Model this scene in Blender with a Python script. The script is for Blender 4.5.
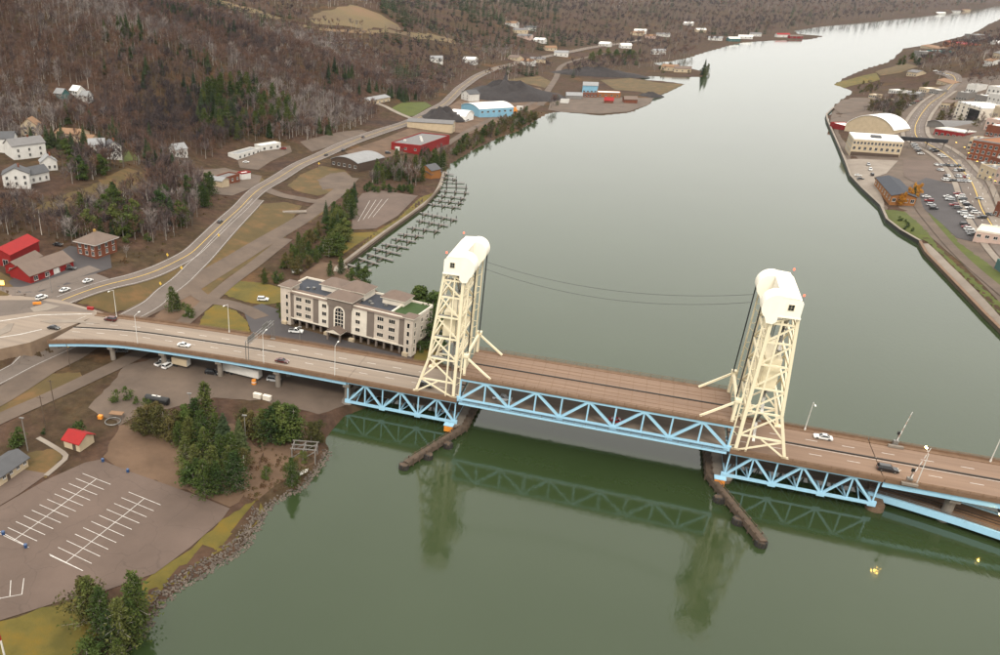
import bpy, math, random
import numpy as np
from mathutils import Vector
random.seed(7); np.random.seed(7); rng = np.random.default_rng(7)
SC = bpy.context.scene
for _o in list(bpy.data.objects): bpy.data.objects.remove(_o)
# ------------------------------------------------------------------ camera
CF, CAM = 783.58, np.array([41.99, -212.72, 125.68])
YAW, PIT = math.radians(-22.4615), math.radians(26.8188)
CX, CY = 319.8, 378.2                      # principal point in the 1000 x 655 photograph (it is a crop)
_fw = np.array([math.sin(YAW)*math.cos(PIT), math.cos(YAW)*math.cos(PIT), -math.sin(PIT)])
_rt = np.array([math.cos(YAW), -math.sin(YAW), 0.0]); _up = np.cross(_rt, _fw)
cd = bpy.data.cameras.new('camera'); cam = bpy.data.objects.new('camera', cd)
SC.collection.objects.link(cam); SC.camera = cam
cd.sensor_fit = 'HORIZONTAL'; cd.sensor_width = 36.0; cd.lens = 36.0*CF/1000.0
cd.shift_x = (500-CX)/1000.0; cd.shift_y = (CY-327.5)/1000.0
cd.clip_start = 1.0; cd.clip_end = 30000.0
cam.location = CAM.tolist(); cam.rotation_euler = (math.pi/2-PIT, 0, -YAW)
# ------------------------------------------------------------------ sky, sun, exposure
SUN_EL, SUN_AZ = math.radians(48), math.radians(168)     # azimuth clockwise from +Y
W = bpy.data.worlds.new('World'); SC.world = W; W.use_nodes = True
nt = W.node_tree; nt.nodes.clear()
sky = nt.nodes.new('ShaderNodeTexSky'); sky.sky_type = 'NISHITA'; sky.sun_disc = False
sky.sun_elevation = SUN_EL; sky.sun_rotation = SUN_AZ; sky.dust_density = 4.0; sky.air_density = 1.0
hs = nt.nodes.new('ShaderNodeHueSaturation'); hs.inputs['Saturation'].default_value = 0.35
mx = nt.nodes.new('ShaderNodeMix'); mx.data_type = 'RGBA'; mx.inputs[0].default_value = 0.85
# overcast cloud deck: paler towards the zenith, as an overcast sky is
tc = nt.nodes.new('ShaderNodeTexCoord'); sx = nt.nodes.new('ShaderNodeSeparateXYZ'); nt.links.new(tc.outputs['Generated'], sx.inputs[0])
ma = nt.nodes.new('ShaderNodeMath'); ma.operation = 'MULTIPLY_ADD'; ma.use_clamp = False; ma.inputs[1].default_value = 6.6; ma.inputs[2].default_value = 7.7
mz = nt.nodes.new('ShaderNodeMath'); mz.operation = 'MAXIMUM'; mz.inputs[1].default_value = 0.0
nt.links.new(sx.outputs['Z'], mz.inputs[0]); nt.links.new(mz.outputs[0], ma.inputs[0])
vm = nt.nodes.new('ShaderNodeVectorMath'); vm.operation = 'SCALE'; vm.inputs[0].default_value = (1.0, 0.965, 0.90)
nt.links.new(ma.outputs[0], vm.inputs['Scale']); nt.links.new(vm.outputs[0], mx.inputs[7])
bg = nt.nodes.new('ShaderNodeBackground'); bg.inputs['Strength'].default_value = 0.14
ow = nt.nodes.new('ShaderNodeOutputWorld')
nt.links.new(sky.outputs[0], hs.inputs['Color']); nt.links.new(hs.outputs[0], mx.inputs[6])
nt.links.new(mx.outputs[2], bg.inputs['Color']); nt.links.new(bg.outputs[0], ow.inputs['Surface'])
sl = bpy.data.lights.new('sun', 'SUN'); sl.energy = 1.4; sl.angle = math.radians(12); sl.color = (1.0, 0.93, 0.82)
so = bpy.data.objects.new('sun', sl); SC.collection.objects.link(so)
_sd = Vector((math.sin(SUN_AZ)*math.cos(SUN_EL), math.cos(SUN_AZ)*math.cos(SUN_EL), math.sin(SUN_EL)))
so.rotation_euler = (-_sd).to_track_quat('-Z', 'Y').to_euler(); so.location = (0, -300, 400)
VS = SC.view_settings; VS.view_transform = 'Standard'; VS.look = 'None'; VS.exposure = 0.36; VS.gamma = 1.0
VS.use_curve_mapping = False
SC.cycles.max_bounces = 6; SC.cycles.diffuse_bounces = 2; SC.cycles.glossy_bounces = 3
SC.cycles.caustics_reflective = False; SC.cycles.caustics_refractive = False

# ------------------------------------------------------------------ helpers: pixels to places
def ray(px, py): return _fw + _rt*(px-CX)/CF - _up*(py-CY)/CF
def G(px, py, h):                          # point seen at a pixel on the level z = h
    d = ray(px, py); return CAM + d*((h-CAM[2])/d[2])
# ------------------------------------------------------------------ materials
def _n(nt, t): return nt.nodes.new(t)
def mat(name, c1, c2=None, scale=0.5, rough=0.8, bump=0.0, metal=0.0, emit=0.0, stretch=None, c3=None, spec=None, tint=0.0, contrast=(0.35,0.65), detail=4.0, bscale=None, coat=0.0, crack=0.0):
    if max(c1) < .46:                      # contrast put into the colours: dark ones evenly darkened and saturated
        def _d(c):
            g = sum(c)/3; return tuple(max(.004, (g+(x-g)*1.32)*.58) for x in c)
        c1 = _d(c1); c2 = _d(c2) if c2 else None; c3 = _d(c3) if c3 else None
    m = bpy.data.materials.new(name); m.use_nodes = True; nt = m.node_tree; b = nt.nodes['Principled BSDF']
    b.inputs['Roughness'].default_value = rough; b.inputs['Metallic'].default_value = metal
    if spec is not None: b.inputs['Specular IOR Level'].default_value = spec
    if coat: b.inputs['Coat Weight'].default_value = coat
    c2 = c2 or tuple(x*0.78 for x in c1)
    geo = _n(nt, 'ShaderNodeNewGeometry'); mp = _n(nt, 'ShaderNodeMapping')
    nt.links.new(geo.outputs['Position'], mp.inputs['Vector'])
    if stretch: mp.inputs['Scale'].default_value = stretch
    nz = _n(nt, 'ShaderNodeTexNoise'); nz.inputs['Scale'].default_value = scale; nz.inputs['Detail'].default_value = detail
    nz.inputs['Roughness'].default_value = 0.62
    nt.links.new(mp.outputs[0], nz.inputs['Vector'])
    cr = _n(nt, 'ShaderNodeValToRGB'); e = cr.color_ramp.elements
    e[0].position, e[1].position = contrast; e[0].color = (*c1, 1); e[1].color = (*c2, 1)
    if c3:
        x = e.new(sum(contrast)/2); x.color = (*c3, 1)
    nt.links.new(nz.outputs[0], cr.inputs[0]); out = cr.outputs[0]
    if crack:
        vd = _n(nt, 'ShaderNodeTexVoronoi'); vd.feature = 'DISTANCE_TO_EDGE'; vd.inputs['Scale'].default_value = .11
        ad = _n(nt, 'ShaderNodeVectorMath'); ad.operation = 'MULTIPLY_ADD'; ad.inputs[1].default_value = (5, 5, 0)
        nw = _n(nt, 'ShaderNodeTexNoise'); nw.inputs['Scale'].default_value = .22; nw.inputs['Detail'].default_value = 4
        nt.links.new(geo.outputs['Position'], nw.inputs['Vector']); nt.links.new(nw.outputs['Color'], ad.inputs[0]); nt.links.new(geo.outputs['Position'], ad.inputs[2])
        nt.links.new(ad.outputs[0], vd.inputs['Vector'])
        mr0 = _n(nt, 'ShaderNodeMapRange'); mr0.inputs[1].default_value = .004; mr0.inputs[2].default_value = .016; mr0.inputs[3].default_value = 1-crack; mr0.inputs[4].default_value = 1
        nt.links.new(vd.outputs['Distance'], mr0.inputs[0])
        mc = _n(nt, 'ShaderNodeVectorMath'); mc.operation = 'SCALE'; nt.links.new(out, mc.inputs[0]); nt.links.new(mr0.outputs[0], mc.inputs['Scale']); out = mc.outputs[0]
    if tint:
        oi = _n(nt, 'ShaderNodeObjectInfo'); hv = _n(nt, 'ShaderNodeHueSaturation')
        mr = _n(nt, 'ShaderNodeMapRange'); mr.inputs[3].default_value = 1-tint; mr.inputs[4].default_value = 1+tint
        nt.links.new(oi.outputs['Random'], mr.inputs[0]); nt.links.new(mr.outputs[0], hv.inputs['Value'])
        nt.links.new(out, hv.inputs['Color']); out = hv.outputs[0]
    nt.links.new(out, b.inputs['Base Color'])
    if emit:
        nt.links.new(out, b.inputs['Emission Color']); b.inputs['Emission Strength'].default_value = emit
    if bump:
        n2 = _n(nt, 'ShaderNodeTexNoise'); n2.inputs['Scale'].default_value = bscale or scale*6; n2.inputs['Detail'].default_value = 3
        nt.links.new(mp.outputs[0], n2.inputs['Vector'])
        bp = _n(nt, 'ShaderNodeBump'); bp.inputs['Strength'].default_value = bump; bp.inputs['Distance'].default_value = 0.2
        nt.links.new(n2.outputs[0], bp.inputs['Height']); nt.links.new(bp.outputs[0], b.inputs['Normal'])
    return m
M = {}
M['cream'] = mat('cream_steel', (.80,.71,.51), (.55,.42,.26), .9, .5, stretch=(1,1,.22), c3=(.77,.68,.48), contrast=(.46,.82), detail=6)
M['house'] = mat('white_cladding', (.90,.84,.71), (.70,.61,.46), .7, .5, stretch=(1,1,.2), c3=(.91,.86,.75), contrast=(.46,.85), detail=6)
M['blue'] = mat('blue_steel', (.33,.57,.73), (.24,.36,.42), .9, .45, stretch=(1,1,.3), c3=(.32,.55,.70), contrast=(.46,.82), detail=6)
M['deckgrey'] = mat('concrete_deck', (.41,.34,.28), (.32,.265,.22), .5, .85, .05, stretch=(.06,1,1), detail=6)
M['deckred'] = mat('weathered_deck', (.35,.25,.19), (.265,.185,.14), .6, .85, .05, stretch=(.05,1,1), detail=6)
M['walk'] = mat('rusty_walkway', (.27,.18,.125), (.21,.135,.09), .5, .85)
M['dark'] = mat('dark_iron', (.03,.027,.025), (.05,.045,.04), 1, .6)
M['rope'] = mat('wire_rope', (.012,.014,.018), (.02,.022,.026), 1, .5)
M['conc'] = mat('concrete', (.36,.32,.28), (.27,.235,.20), .4, .9, .1)
M['wetconc'] = mat('stained_concrete', (.24,.17,.12), (.15,.10,.07), .6, .9, .1)
M['timber'] = mat('weathered_timber', (.17,.125,.095), (.10,.075,.055), .7, .9, .1)
M['asphalt'] = mat('asphalt', (.235,.195,.17), (.175,.145,.125), .06, .9, .08, c3=(.205,.17,.148), detail=8, bscale=2, crack=.25)
M['lotasph'] = mat('lot_asphalt', (.19,.142,.118), (.135,.10,.082), .045, .9, .08, detail=10, bscale=2, crack=.16)
M['newasph'] = mat('dark_asphalt', (.095,.085,.085), (.07,.062,.062), .06, .85, .05, detail=6)
M['pale'] = mat('pale_concrete', (.40,.35,.30), (.31,.265,.225), .1, .9, .05, detail=6)
M['gravel'] = mat('gravel_road', (.195,.15,.12), (.13,.10,.08), .08, .95, .1, detail=8, bscale=3)
M['white'] = mat('white_paint', (.60,.57,.53), (.40,.37,.34), .9, .8)
M['yellow'] = mat('yellow_paint', (.75,.50,.08), (.65,.43,.07), .6, .7)
M['glass'] = mat('window_glass', (.02,.022,.025), (.035,.037,.04), .5, .08, spec=.6)
M['grass'] = mat('lawn', (.20,.135,.02), (.10,.085,.018), .10, .95, .25, c3=(.15,.12,.035), detail=8, bscale=2)
M['green'] = mat('green_lawn', (.11,.125,.03), (.08,.095,.022), .12, .95, .2, detail=7, bscale=2)
M['dry'] = mat('dry_grass', (.19,.115,.055), (.10,.072,.03), .09, .95, .25, c3=(.12,.085,.036), detail=8, bscale=2)
M['dirt'] = mat('bare_earth', (.195,.130,.090), (.118,.076,.05), .09, .95, .2, detail=8, bscale=2)
M['metal'] = mat('galvanised', (.45,.44,.42), (.36,.35,.33), 1, .4, metal=.6)
M['red'] = mat('red_paint', (.42,.022,.02), (.33,.016,.016), .3, .6)
M['redlamp'] = mat('red_lamp', (1,.10,.05), (1,.1,.05), 1, .4, emit=2.0)
M['yel_lamp'] = mat('amber_lamp', (1,.55,.08), (1,.5,.06), 1, .4, emit=5.0)
M['bridge_lamp'] = mat('bridge_lamp', (1,.62,.12), (1,.6,.1), 1, .4, emit=110.0)
M['orange'] = mat('orange_paint', (.75,.27,.03), (.6,.2,.02), .8, .6)
M['tyre'] = mat('tyre', (.02,.02,.02), (.03,.03,.03), 1, .9)
M['rock'] = mat('rock', (.19,.16,.135), (.10,.082,.07), .5, .95, .2, tint=.35)

# ------------------------------------------------------------------ mesh building
COL = SC.collection
class MB:
    def __init__(s): s.v=[]; s.f=[]; s.m=[]
    def add(s, vs, fs, m=0):
        o=len(s.v); s.v.extend([tuple(map(float,p)) for p in vs]); s.f.extend([tuple(i+o for i in f) for f in fs]); s.m.extend([m]*len(fs)); return s
    def box(s, x0,y0,z0,x1,y1,z1, m=0):
        return s.add([(x0,y0,z0),(x1,y0,z0),(x1,y1,z0),(x0,y1,z0),(x0,y0,z1),(x1,y0,z1),(x1,y1,z1),(x0,y1,z1)],
            [(3,2,1,0),(4,5,6,7),(0,1,5,4),(1,2,6,5),(2,3,7,6),(3,0,4,7)], m)
    def beam(s, a, b, w, h=None, m=0):
        h = w if h is None else h; a=np.array(a,float); b=np.array(b,float); d=b-a; d/=np.linalg.norm(d)
        r=np.cross(d,(0,0,1)); 
        if np.linalg.norm(r)<1e-3: r=np.array((1.,0,0))
        r/=np.linalg.norm(r); u=np.cross(r,d); P=[]
        for q in (a,b):
            for sx,sy in ((-1,-1),(1,-1),(1,1),(-1,1)): P.append(q+r*sx*w/2+u*sy*h/2)
        return s.add(P,[(0,1,2,3),(7,6,5,4),(0,4,5,1),(1,5,6,2),(2,6,7,3),(3,7,4,0)],m)
    def tube(s, a, b, r0, r1=None, n=8, m=0, caps=True):
        r1 = r0 if r1 is None else r1; a=np.array(a,float); b=np.array(b,float); d=b-a; d/=np.linalg.norm(d)
        r=np.cross(d,(0,0,1)) if abs(d[2])<.99 else np.array((1.,0,0)); r/=np.linalg.norm(r); u=np.cross(r,d); P=[]
        for q,R in ((a,r0),(b,r1)):
            for i in range(n):
                t=2*math.pi*i/n; P.append(q+R*(r*math.cos(t)+u*math.sin(t)))
        F=[(i,i+n,(i+1)%n+n,(i+1)%n) for i in range(n)]
        if caps: F+= [tuple(range(n)), tuple(range(2*n-1,n-1,-1))]
        return s.add(P,F,m)
    def prism(s, poly, z0, z1, m=0, mt=None):
        a=sum(poly[i-1][0]*poly[i][1]-poly[i][0]*poly[i-1][1] for i in range(len(poly)))
        if a<0: poly=poly[::-1]
        n=len(poly)
        s.add([(x,y,z0) for x,y in poly]+[(x,y,z1) for x,y in poly],[tuple(range(n-1,-1,-1))]+[(i,(i+1)%n,(i+1)%n+n,i+n) for i in range(n)],m)
        return s.add([(x,y,z1) for x,y in poly],[tuple(range(n))],m if mt is None else mt)
    def extr(s, prof, y0, y1, m=0):        # profile in x,z swept along y (counter-clockwise seen from -y)
        n=len(prof)
        return s.add([(x,y0,z) for x,z in prof]+[(x,y1,z) for x,z in prof],
            [tuple(range(n)),tuple(range(2*n-1,n-1,-1))]+[((i+1)%n,i,i+n,(i+1)%n+n) for i in range(n)],m)
    def ball(s, c, rx, ry, rz, n=8, k=5, m=0):
        P=[(c[0],c[1],c[2]-rz)]; F=[]
        for j in range(1,k):
            t=-math.pi/2+math.pi*j/k
            for i in range(n):
                a=2*math.pi*i/n; P.append((c[0]+rx*math.cos(t)*math.cos(a),c[1]+ry*math.cos(t)*math.sin(a),c[2]+rz*math.sin(t)))
        P.append((c[0],c[1],c[2]+rz)); T=len(P)-1
        for i in range(n):
            F.append((0,1+(i+1)%n,1+i)); F.append((T,1+(k-2)*n+i,1+(k-2)*n+(i+1)%n))
            for j in range(k-2): F.append((1+j*n+i,1+j*n+(i+1)%n,1+(j+1)*n+(i+1)%n,1+(j+1)*n+i))
        return s.add(P,F,m)
    def mesh(s, name, mats, smooth=False):
        me=bpy.data.meshes.new(name); me.from_pydata(s.v,[],s.f)
        for q in (mats if isinstance(mats,(list,tuple)) else [mats]): me.materials.append(M[q] if isinstance(q,str) else q)
        me.polygons.foreach_set('material_index', s.m)
        if smooth: me.polygons.foreach_set('use_smooth',[True]*len(s.f))
        me.update(); return me
    def build(s, name, mats, parent=None, loc=None, rz=0, smooth=False):
        return link(name, s.mesh(name,mats,smooth), parent, loc, rz)
def link(name, me, parent=None, loc=None, rz=0):
    o=bpy.data.objects.new(name,me); COL.objects.link(o); o.parent=parent
    if loc is not None: o.location=tuple(float(q) for q in loc)
    if rz: o.rotation_euler=(0,0,rz)
    return o
def tag(o, label=None, cat=None, group=None, kind=None):
    if label: o['label']=label
    if cat: o['category']=cat
    if group: o['group']=group
    if kind: o['kind']=kind
    return o
def thing(name, label, cat, loc=(0,0,0), rz=0, group=None):
    return tag(link(name,None,None,loc,rz),label,cat,group)
def copytree(o, parent=None):
    c=o.copy(); COL.objects.link(c); c.parent=parent
    for ch in list(o.children): copytree(ch,c)
    return c
def np_mesh(name, V, F, mats, attr=None, mi=None, smooth=False):   # big triangle or quad arrays
    me=bpy.data.meshes.new(name); k=F.shape[1]; me.vertices.add(len(V)); me.vertices.foreach_set('co',V.astype(np.float32).ravel())
    me.loops.add(F.size); me.loops.foreach_set('vertex_index',F.astype(np.int32).ravel())
    me.polygons.add(len(F)); me.polygons.foreach_set('loop_start',np.arange(0,F.size,k,dtype=np.int32))
    for q in mats: me.materials.append(M[q])
    if mi is not None: me.polygons.foreach_set('material_index',mi.astype(np.int32))
    if smooth: me.polygons.foreach_set('use_smooth',np.ones(len(F),bool))
    if attr is not None:
        a=me.attributes.new('tint','FLOAT','POINT'); a.data.foreach_set('value',attr.astype(np.float32))
    me.update(calc_edges=True); me.validate(); return me
# ------------------------------------------------------------------ terrain: a smooth height field
SHORE_L = [(60,700),(112,655),(135,640),(150,622),(160,606),(185,585),(215,567),(243,548),(258,527),(268,508),(283,497),(300,488),
 (312,476),(322,462),(330,450),(325,441),(333,430),(345,416),(385,402),(418,386),(440,366),(444,345),(434,328),(405,305),(372,288),(352,272),(346,266),(385,236),
 (425,207),(440,190),(444,178),(452,164),(475,150),(500,138),(520,131),(535,122),(548,114),(560,112),(575,113),(600,116),(630,113),(650,105),(655,98),(670,92),
 (686,84),(665,81),(645,79.5),(637,77.5),(650,76.3),(680,77.5),(704,77),(707,72),(690,68),(672,66.5),(660,65),(655,63),(672,61.5),(690,58),(705,53),(730,46),(745,42.5),
 (775,40.5),(812,39.5),(826,36),(800,34),(795,31),(815,27.5),(850,23.5),(900,18.5),(950,13),(985,8),(1000,5)]
SHORE_R = [(1040,372),(1000,333),(985,318),(950,281),(925,255),(919,244),(900,233),(886,222),(880,208),(862,191),(850,178),(845,164),(838,147),(827,122),(826,116),
 (833,109),(834,104),(842,98),(852,92),(844,88),(832,84.5),(842,78),(856,72),(870,66.5),(884,62.5),(893,58),(900,50.5),(903,48),(914,47.5),(936,43),(960,38),(975,33),(986,26),(1000,19)]
_wl=[G(x,y,0)[:2] for x,y in SHORE_L]; _wr=[G(x,y,0)[:2] for x,y in SHORE_R]
WPOLY=np.array([(60,-900),(-30,-400),(-55,-160)]+[tuple(p) for p in _wl[1:]]+[(4500,11500),(5200,11000)]+[tuple(p) for p in _wr[::-1]]+[(230,120),(420,-300),(700,-900)])
CTRL=[ # pixel x, pixel y, height
 (20,600,4),(100,480,4),(150,560,3.4),(200,505,3.8),(60,645,3),(0,655,4),(-120,600,7),(0,470,5.5),(60,450,5.5),(140,440,5),(240,440,4),(275,470,3),(300,425,4),(305,455,2.6),(230,520,2.6),
 (130,395,5.6),(200,395,5),(60,400,7),(10,430,6.8),(0,380,9.3),(46,368,8.6),(84,383,6.6),(0,418,7.5),(0,395,8.6),(330,398,3.2),(280,395,4),(-120,430,11),(-120,500,9),(55,350,9.2),(28,363,9.4),
 (100,330,9.0),(120,345,7.4),(150,350,6.2),(180,345,5.6),
 (150,306,9.4),(180,283,10.4),(205,258,12),(235,225,13.6),(262,193,13.8),
 (60,291,17),(95,288,17),(140,277,16.4),(180,260,15.4),(205,241,14.8),(235,213,14.2),(262,188,13.9),(300,165,13.3),(340,147,13),(380,132,13),(410,122,13),(440,107,13),(465,85,13),(510,66,12.5),(560,55,12),
 (150,287,12.0),(30,296,17.2),(0,305,17.2),(20,285,17.6),(60,278,17.8),(-120,290,19),(-120,340,17),
 (190,289,7.6),(215,272,7.8),(240,256,8),(268,240,8.2),(300,222,8.5),(330,200,8.8),(345,187,9),(160,303,8.3),(132,318,8.2),(207,303,6),(240,318,5.2),(286,240,6.6),(250,290,5.5),(200,320,5.8),(230,330,5.2),
 (285,330,5),(340,345,5),(400,357,4.4),(428,352,2.6),(300,290,4.5),(340,290,3.5),(390,300,2.5),(310,260,5),
 (375,210,3.5),(420,203,2.6),(350,248,2.8),(400,185,4),(440,180,1.8),(380,170,6),(350,160,9.5),(330,172,10),(400,150,8),(440,140,6),(470,120,5),(510,108,4),(540,103,3),
 (580,95,3.2),(620,90,3),(655,88,2),(600,105,2.4),(560,75,7),(590,68,5),(640,64,2.5),(680,70,1.6),(700,48,3),(760,38,3),(810,37,1.4),
 (215,182,15),(240,160,14.5),(290,150,14.5),(205,165,17),(180,180,18),
 (95,256,19),(50,260,19),(110,232,21),(150,215,22),(200,200,17),(10,240,23),(60,215,25),(0,200,32),(30,190,32),(80,185,31),(120,165,33),(25,165,35),(110,150,36),(150,170,30),(30,130,41),(90,125,42),(-120,180,40),(-120,240,30),
 (100,100,52),(200,110,40),(250,130,27),(300,120,25),(350,110,19),(390,95,19),(430,95,15),(420,75,22),(50,60,78),(150,60,76),(250,70,62),(350,70,48),(440,60,28),(0,90,62),(-150,90,70),
 (0,10,112),(100,10,110),(200,5,107),(300,3,104),(230,30,86),(330,25,78),(400,35,62),(380,8,94),(450,35,44),(470,10,80),(500,50,22),(550,35,26),(550,10,68),(620,50,10),(620,35,18),(620,10,56),
 (680,40,8),(680,25,20),(680,6,52),(740,34,5),(750,22,14),(750,5,44),(800,22,10),(810,5,40),(850,15,14),(860,3,40),(910,10,16),(920,0,48),(970,2,20),
 (1000,320,5),(960,270,5),(930,240,3.4),(905,220,3),(930,200,4),(980,210,7),(1000,250,9),(870,185,2.6),(850,160,2.6),(880,150,3.2),(950,160,6.5),(1000,170,12),(830,120,2.2),(880,110,4),(920,125,6),(960,110,11),(1000,120,20),(860,90,2.6),(900,85,4),(950,85,15),(1000,80,33),
 (900,65,4),(940,62,13),(970,60,30),(1000,55,46),(930,50,8),(960,45,22),(1000,40,50),(985,33,18),(1080,300,14),(1080,180,24),(1080,100,44),(1080,50,58),(1080,20,40)]
_az=lambda P:(np.arctan2(P[...,0]-CAM[0],P[...,1]-CAM[1]))
def _uv(P):
    r=np.hypot(P[...,0]-CAM[0],P[...,1]-CAM[1]); return np.stack([_az(P)/.06,np.log(np.maximum(r,5))/.06],-1)
_hm=lambda h:float(np.interp(h,[0,2.5,5,9,10.5,12,17,400],[0,1.7,2.5,3.7,4.7,5.8,10.6,393.6]))   # heights above the water
_cp=[(*G(x,y,_hm(h))[:2],_hm(h)) for x,y,h in CTRL]
for a in range(-80,61,10):                 # far ring: hills behind everything
    for r,h in ((7000,150),(12000,230)):
        t=math.radians(a)
        if r==7000 and 2<a<32: h=70 if a<14 else 30
        _cp.append((CAM[0]+r*math.sin(t),CAM[1]+r*math.cos(t),h))
for a in (-80,-72): 
    for r,h in ((150,8),(300,18),(600,50),(1200,100),(2500,130)): t=math.radians(a); _cp.append((CAM[0]+r*math.sin(t),CAM[1]+r*math.cos(t),h))
for a in (52,60):
    for r,h in ((200,10),(400,25),(800,50),(1600,80),(3000,90)): t=math.radians(a); _cp.append((CAM[0]+r*math.sin(t),CAM[1]+r*math.cos(t),h))
_cp=np.array(_cp); _cu=_uv(_cp)
_phi=lambda A,B:-np.sqrt(((A[:,None]-B[None])**2).sum(-1)+.25)
_K=np.zeros((len(_cp)+1,)*2); _K[:-1,:-1]=_phi(_cu,_cu)+np.eye(len(_cp))*.25; _K[-1,:-1]=1; _K[:-1,-1]=1
_wt=np.linalg.solve(_K,np.append(_cp[:,2],0))
def polydist(P, poly):                     # signed distance, positive inside
    d=np.full(len(P),1e9); ins=np.zeros(len(P),bool); n=len(poly)
    for i in range(n):
        a=poly[i]; b=poly[(i+1)%n]; e=b-a; w=P-a
        t=np.clip((w@e)/max(e@e,1e-9),0,1); d=np.minimum(d,((w-t[:,None]*e)**2).sum(1))
        c=((a[1]>P[:,1])!=(b[1]>P[:,1]))
        if abs(e[1])>1e-9: ins^=c&(P[:,0]<e[0]*(P[:,1]-a[1])/e[1]+a[0])
    d=np.sqrt(d); return np.where(ins,d,-d)
def vnoise(x,y,s):                         # cheap smooth noise
    return (np.sin(x/s*1.7+y/s*.6+1.3)+np.sin(y/s*1.9-x/s*.8+4.1)+np.sin((x+y)/s*1.1+2.2)*np.sin((x-y)/s*1.3+.7))/3
EMB=np.array([G(x,y,10.5)[:2] for x,y in [(-110,366),(0,349),(30,342.5),(104,312.5),(60,300),(0,292),(-110,292)]])
def T_exact(P):
    h=np.empty(len(P))
    for i in range(0,len(P),20000):
        q=P[i:i+20000]; h[i:i+20000]=_phi(_uv(q),_cu)@_wt[:-1]+_wt[-1]
    r=np.hypot(P[:,0]-CAM[0],P[:,1]-CAM[1])
    k=np.clip((h-30)/60,0,1)*np.clip((r-500)/600,0,1); h=h+k*vnoise(P[:,0],P[:,1],90+r*.05)*(6+r*.004)
    d=-polydist(P,WPOLY)                    # distance to the water, positive on land
    h=np.maximum(h,.8); sl=np.clip(d/np.clip(r*.012,3,20),0,1); sl=sl*sl*(3-2*sl)
    h=np.where(d>0,.05+(h-.05)*sl,-np.minimum(3,.25+.6*-d))
    e=polydist(P,EMB); return np.where(e>0,np.clip(10.25*np.clip(e/2,0,1)+h*(1-np.clip(e/2,0,1)),None,10.25),h)
NA,NR=520,520; A0,A1=math.radians(-70),math.radians(47); L0,L1=math.log(75),math.log(7500)
_aa=np.linspace(A0,A1,NA); _ll=np.linspace(L0,L1,NR); _A,_L=np.meshgrid(_aa,_ll); _R=np.exp(_L)
_GX=CAM[0]+_R*np.sin(_A); _GY=CAM[1]+_R*np.cos(_A)
_GZ=T_exact(np.stack([_GX.ravel(),_GY.ravel()],1)).reshape(NR,NA)
def T(P):                                  # height of the ground sheet, array of x,y
    P=np.atleast_2d(np.asarray(P,float)); x=(np.arctan2(P[:,0]-CAM[0],P[:,1]-CAM[1])-A0)/(A1-A0)*(NA-1)
    y=(np.log(np.hypot(P[:,0]-CAM[0],P[:,1]-CAM[1]))-L0)/(L1-L0)*(NR-1)
    x=np.clip(x,0,NA-1.001); y=np.clip(y,0,NR-1.001); i=x.astype(int); j=y.astype(int); u=x-i; v=y-j
    return _GZ[j,i]*(1-u)*(1-v)+_GZ[j,i+1]*u*(1-v)+_GZ[j+1,i]*(1-u)*v+_GZ[j+1,i+1]*u*v
def t1(x,y): return float(T([(x,y)])[0])
_ts=np.exp(np.linspace(math.log(90),math.log(14000),900))
def P(px,py):                              # where the ray through a pixel meets the ground
    d=ray(px,py); d=d/np.linalg.norm(d[:2]); Q=CAM+d*_ts[:,None]; g=Q[:,2]-np.maximum(T(Q[:,:2]),0)
    k=np.argmax(g<0)
    if g[k]>=0: return Q[-1]
    a,b=_ts[max(k-1,0)],_ts[k]
    for _ in range(18):
        m=(a+b)/2; q=CAM+d*m
        if q[2]<max(t1(q[0],q[1]),0): b=m
        else: a=m
    return CAM+d*b
_V=np.stack([_GX.ravel(),_GY.ravel(),_GZ.ravel()],1); _i=np.arange(NR*NA).reshape(NR,NA)
_F=np.stack([_i[:-1,:-1],_i[:-1,1:],_i[1:,1:],_i[1:,:-1]],-1).reshape(-1,4)[:,::-1]
gm=bpy.data.materials.new('ground_cover'); gm.use_nodes=True; M['ground']=gm
def _ground():
    nt=gm.node_tree; b=nt.nodes['Principled BSDF']; b.inputs['Roughness'].default_value=.95; b.inputs['Specular IOR Level'].default_value=.1
    geo=_n(nt,'ShaderNodeNewGeometry')
    def noise(s,d=6):
        z=_n(nt,'ShaderNodeTexNoise'); z.inputs['Scale'].default_value=s; z.inputs['Detail'].default_value=d; z.inputs['Roughness'].default_value=.65
        nt.links.new(geo.outputs['Position'],z.inputs['Vector']); return z.outputs[0]
    def ramp(f,cs):
        r=_n(nt,'ShaderNodeValToRGB'); e=r.color_ramp.elements; e[0].position=cs[0][0]; e[0].color=(*cs[0][1],1); e[1].position=cs[-1][0]; e[1].color=(*cs[-1][1],1)
        for p,c in cs[1:-1]: x=e.new(p); x.color=(*c,1)
        nt.links.new(f,r.inputs[0]); return r.outputs[0]
    a=ramp(noise(.018,9),[(.3,(.045,.032,.027)),(.45,(.075,.046,.032)),(.55,(.058,.042,.024)),(.7,(.12,.066,.033))])
    c=ramp(noise(.22,6),[(.3,(.55,.52,.5)),(.7,(1.25,1.2,1.15))])
    m=_n(nt,'ShaderNodeMix'); m.data_type='RGBA'; m.blend_type='MULTIPLY'; m.inputs[0].default_value=1
    nt.links.new(a,m.inputs[6]); nt.links.new(c,m.inputs[7]); nt.links.new(m.outputs[2],b.inputs['Base Color'])
    bp=_n(nt,'ShaderNodeBump'); bp.inputs['Strength'].default_value=.5; bp.inputs['Distance'].default_value=.6
    nt.links.new(noise(.9,5),bp.inputs['Height']); nt.links.new(bp.outputs[0],b.inputs['Normal'])
_ground()
tag(link('ground',np_mesh('ground',_V,_F,['ground'],smooth=True)),kind='structure')
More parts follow.
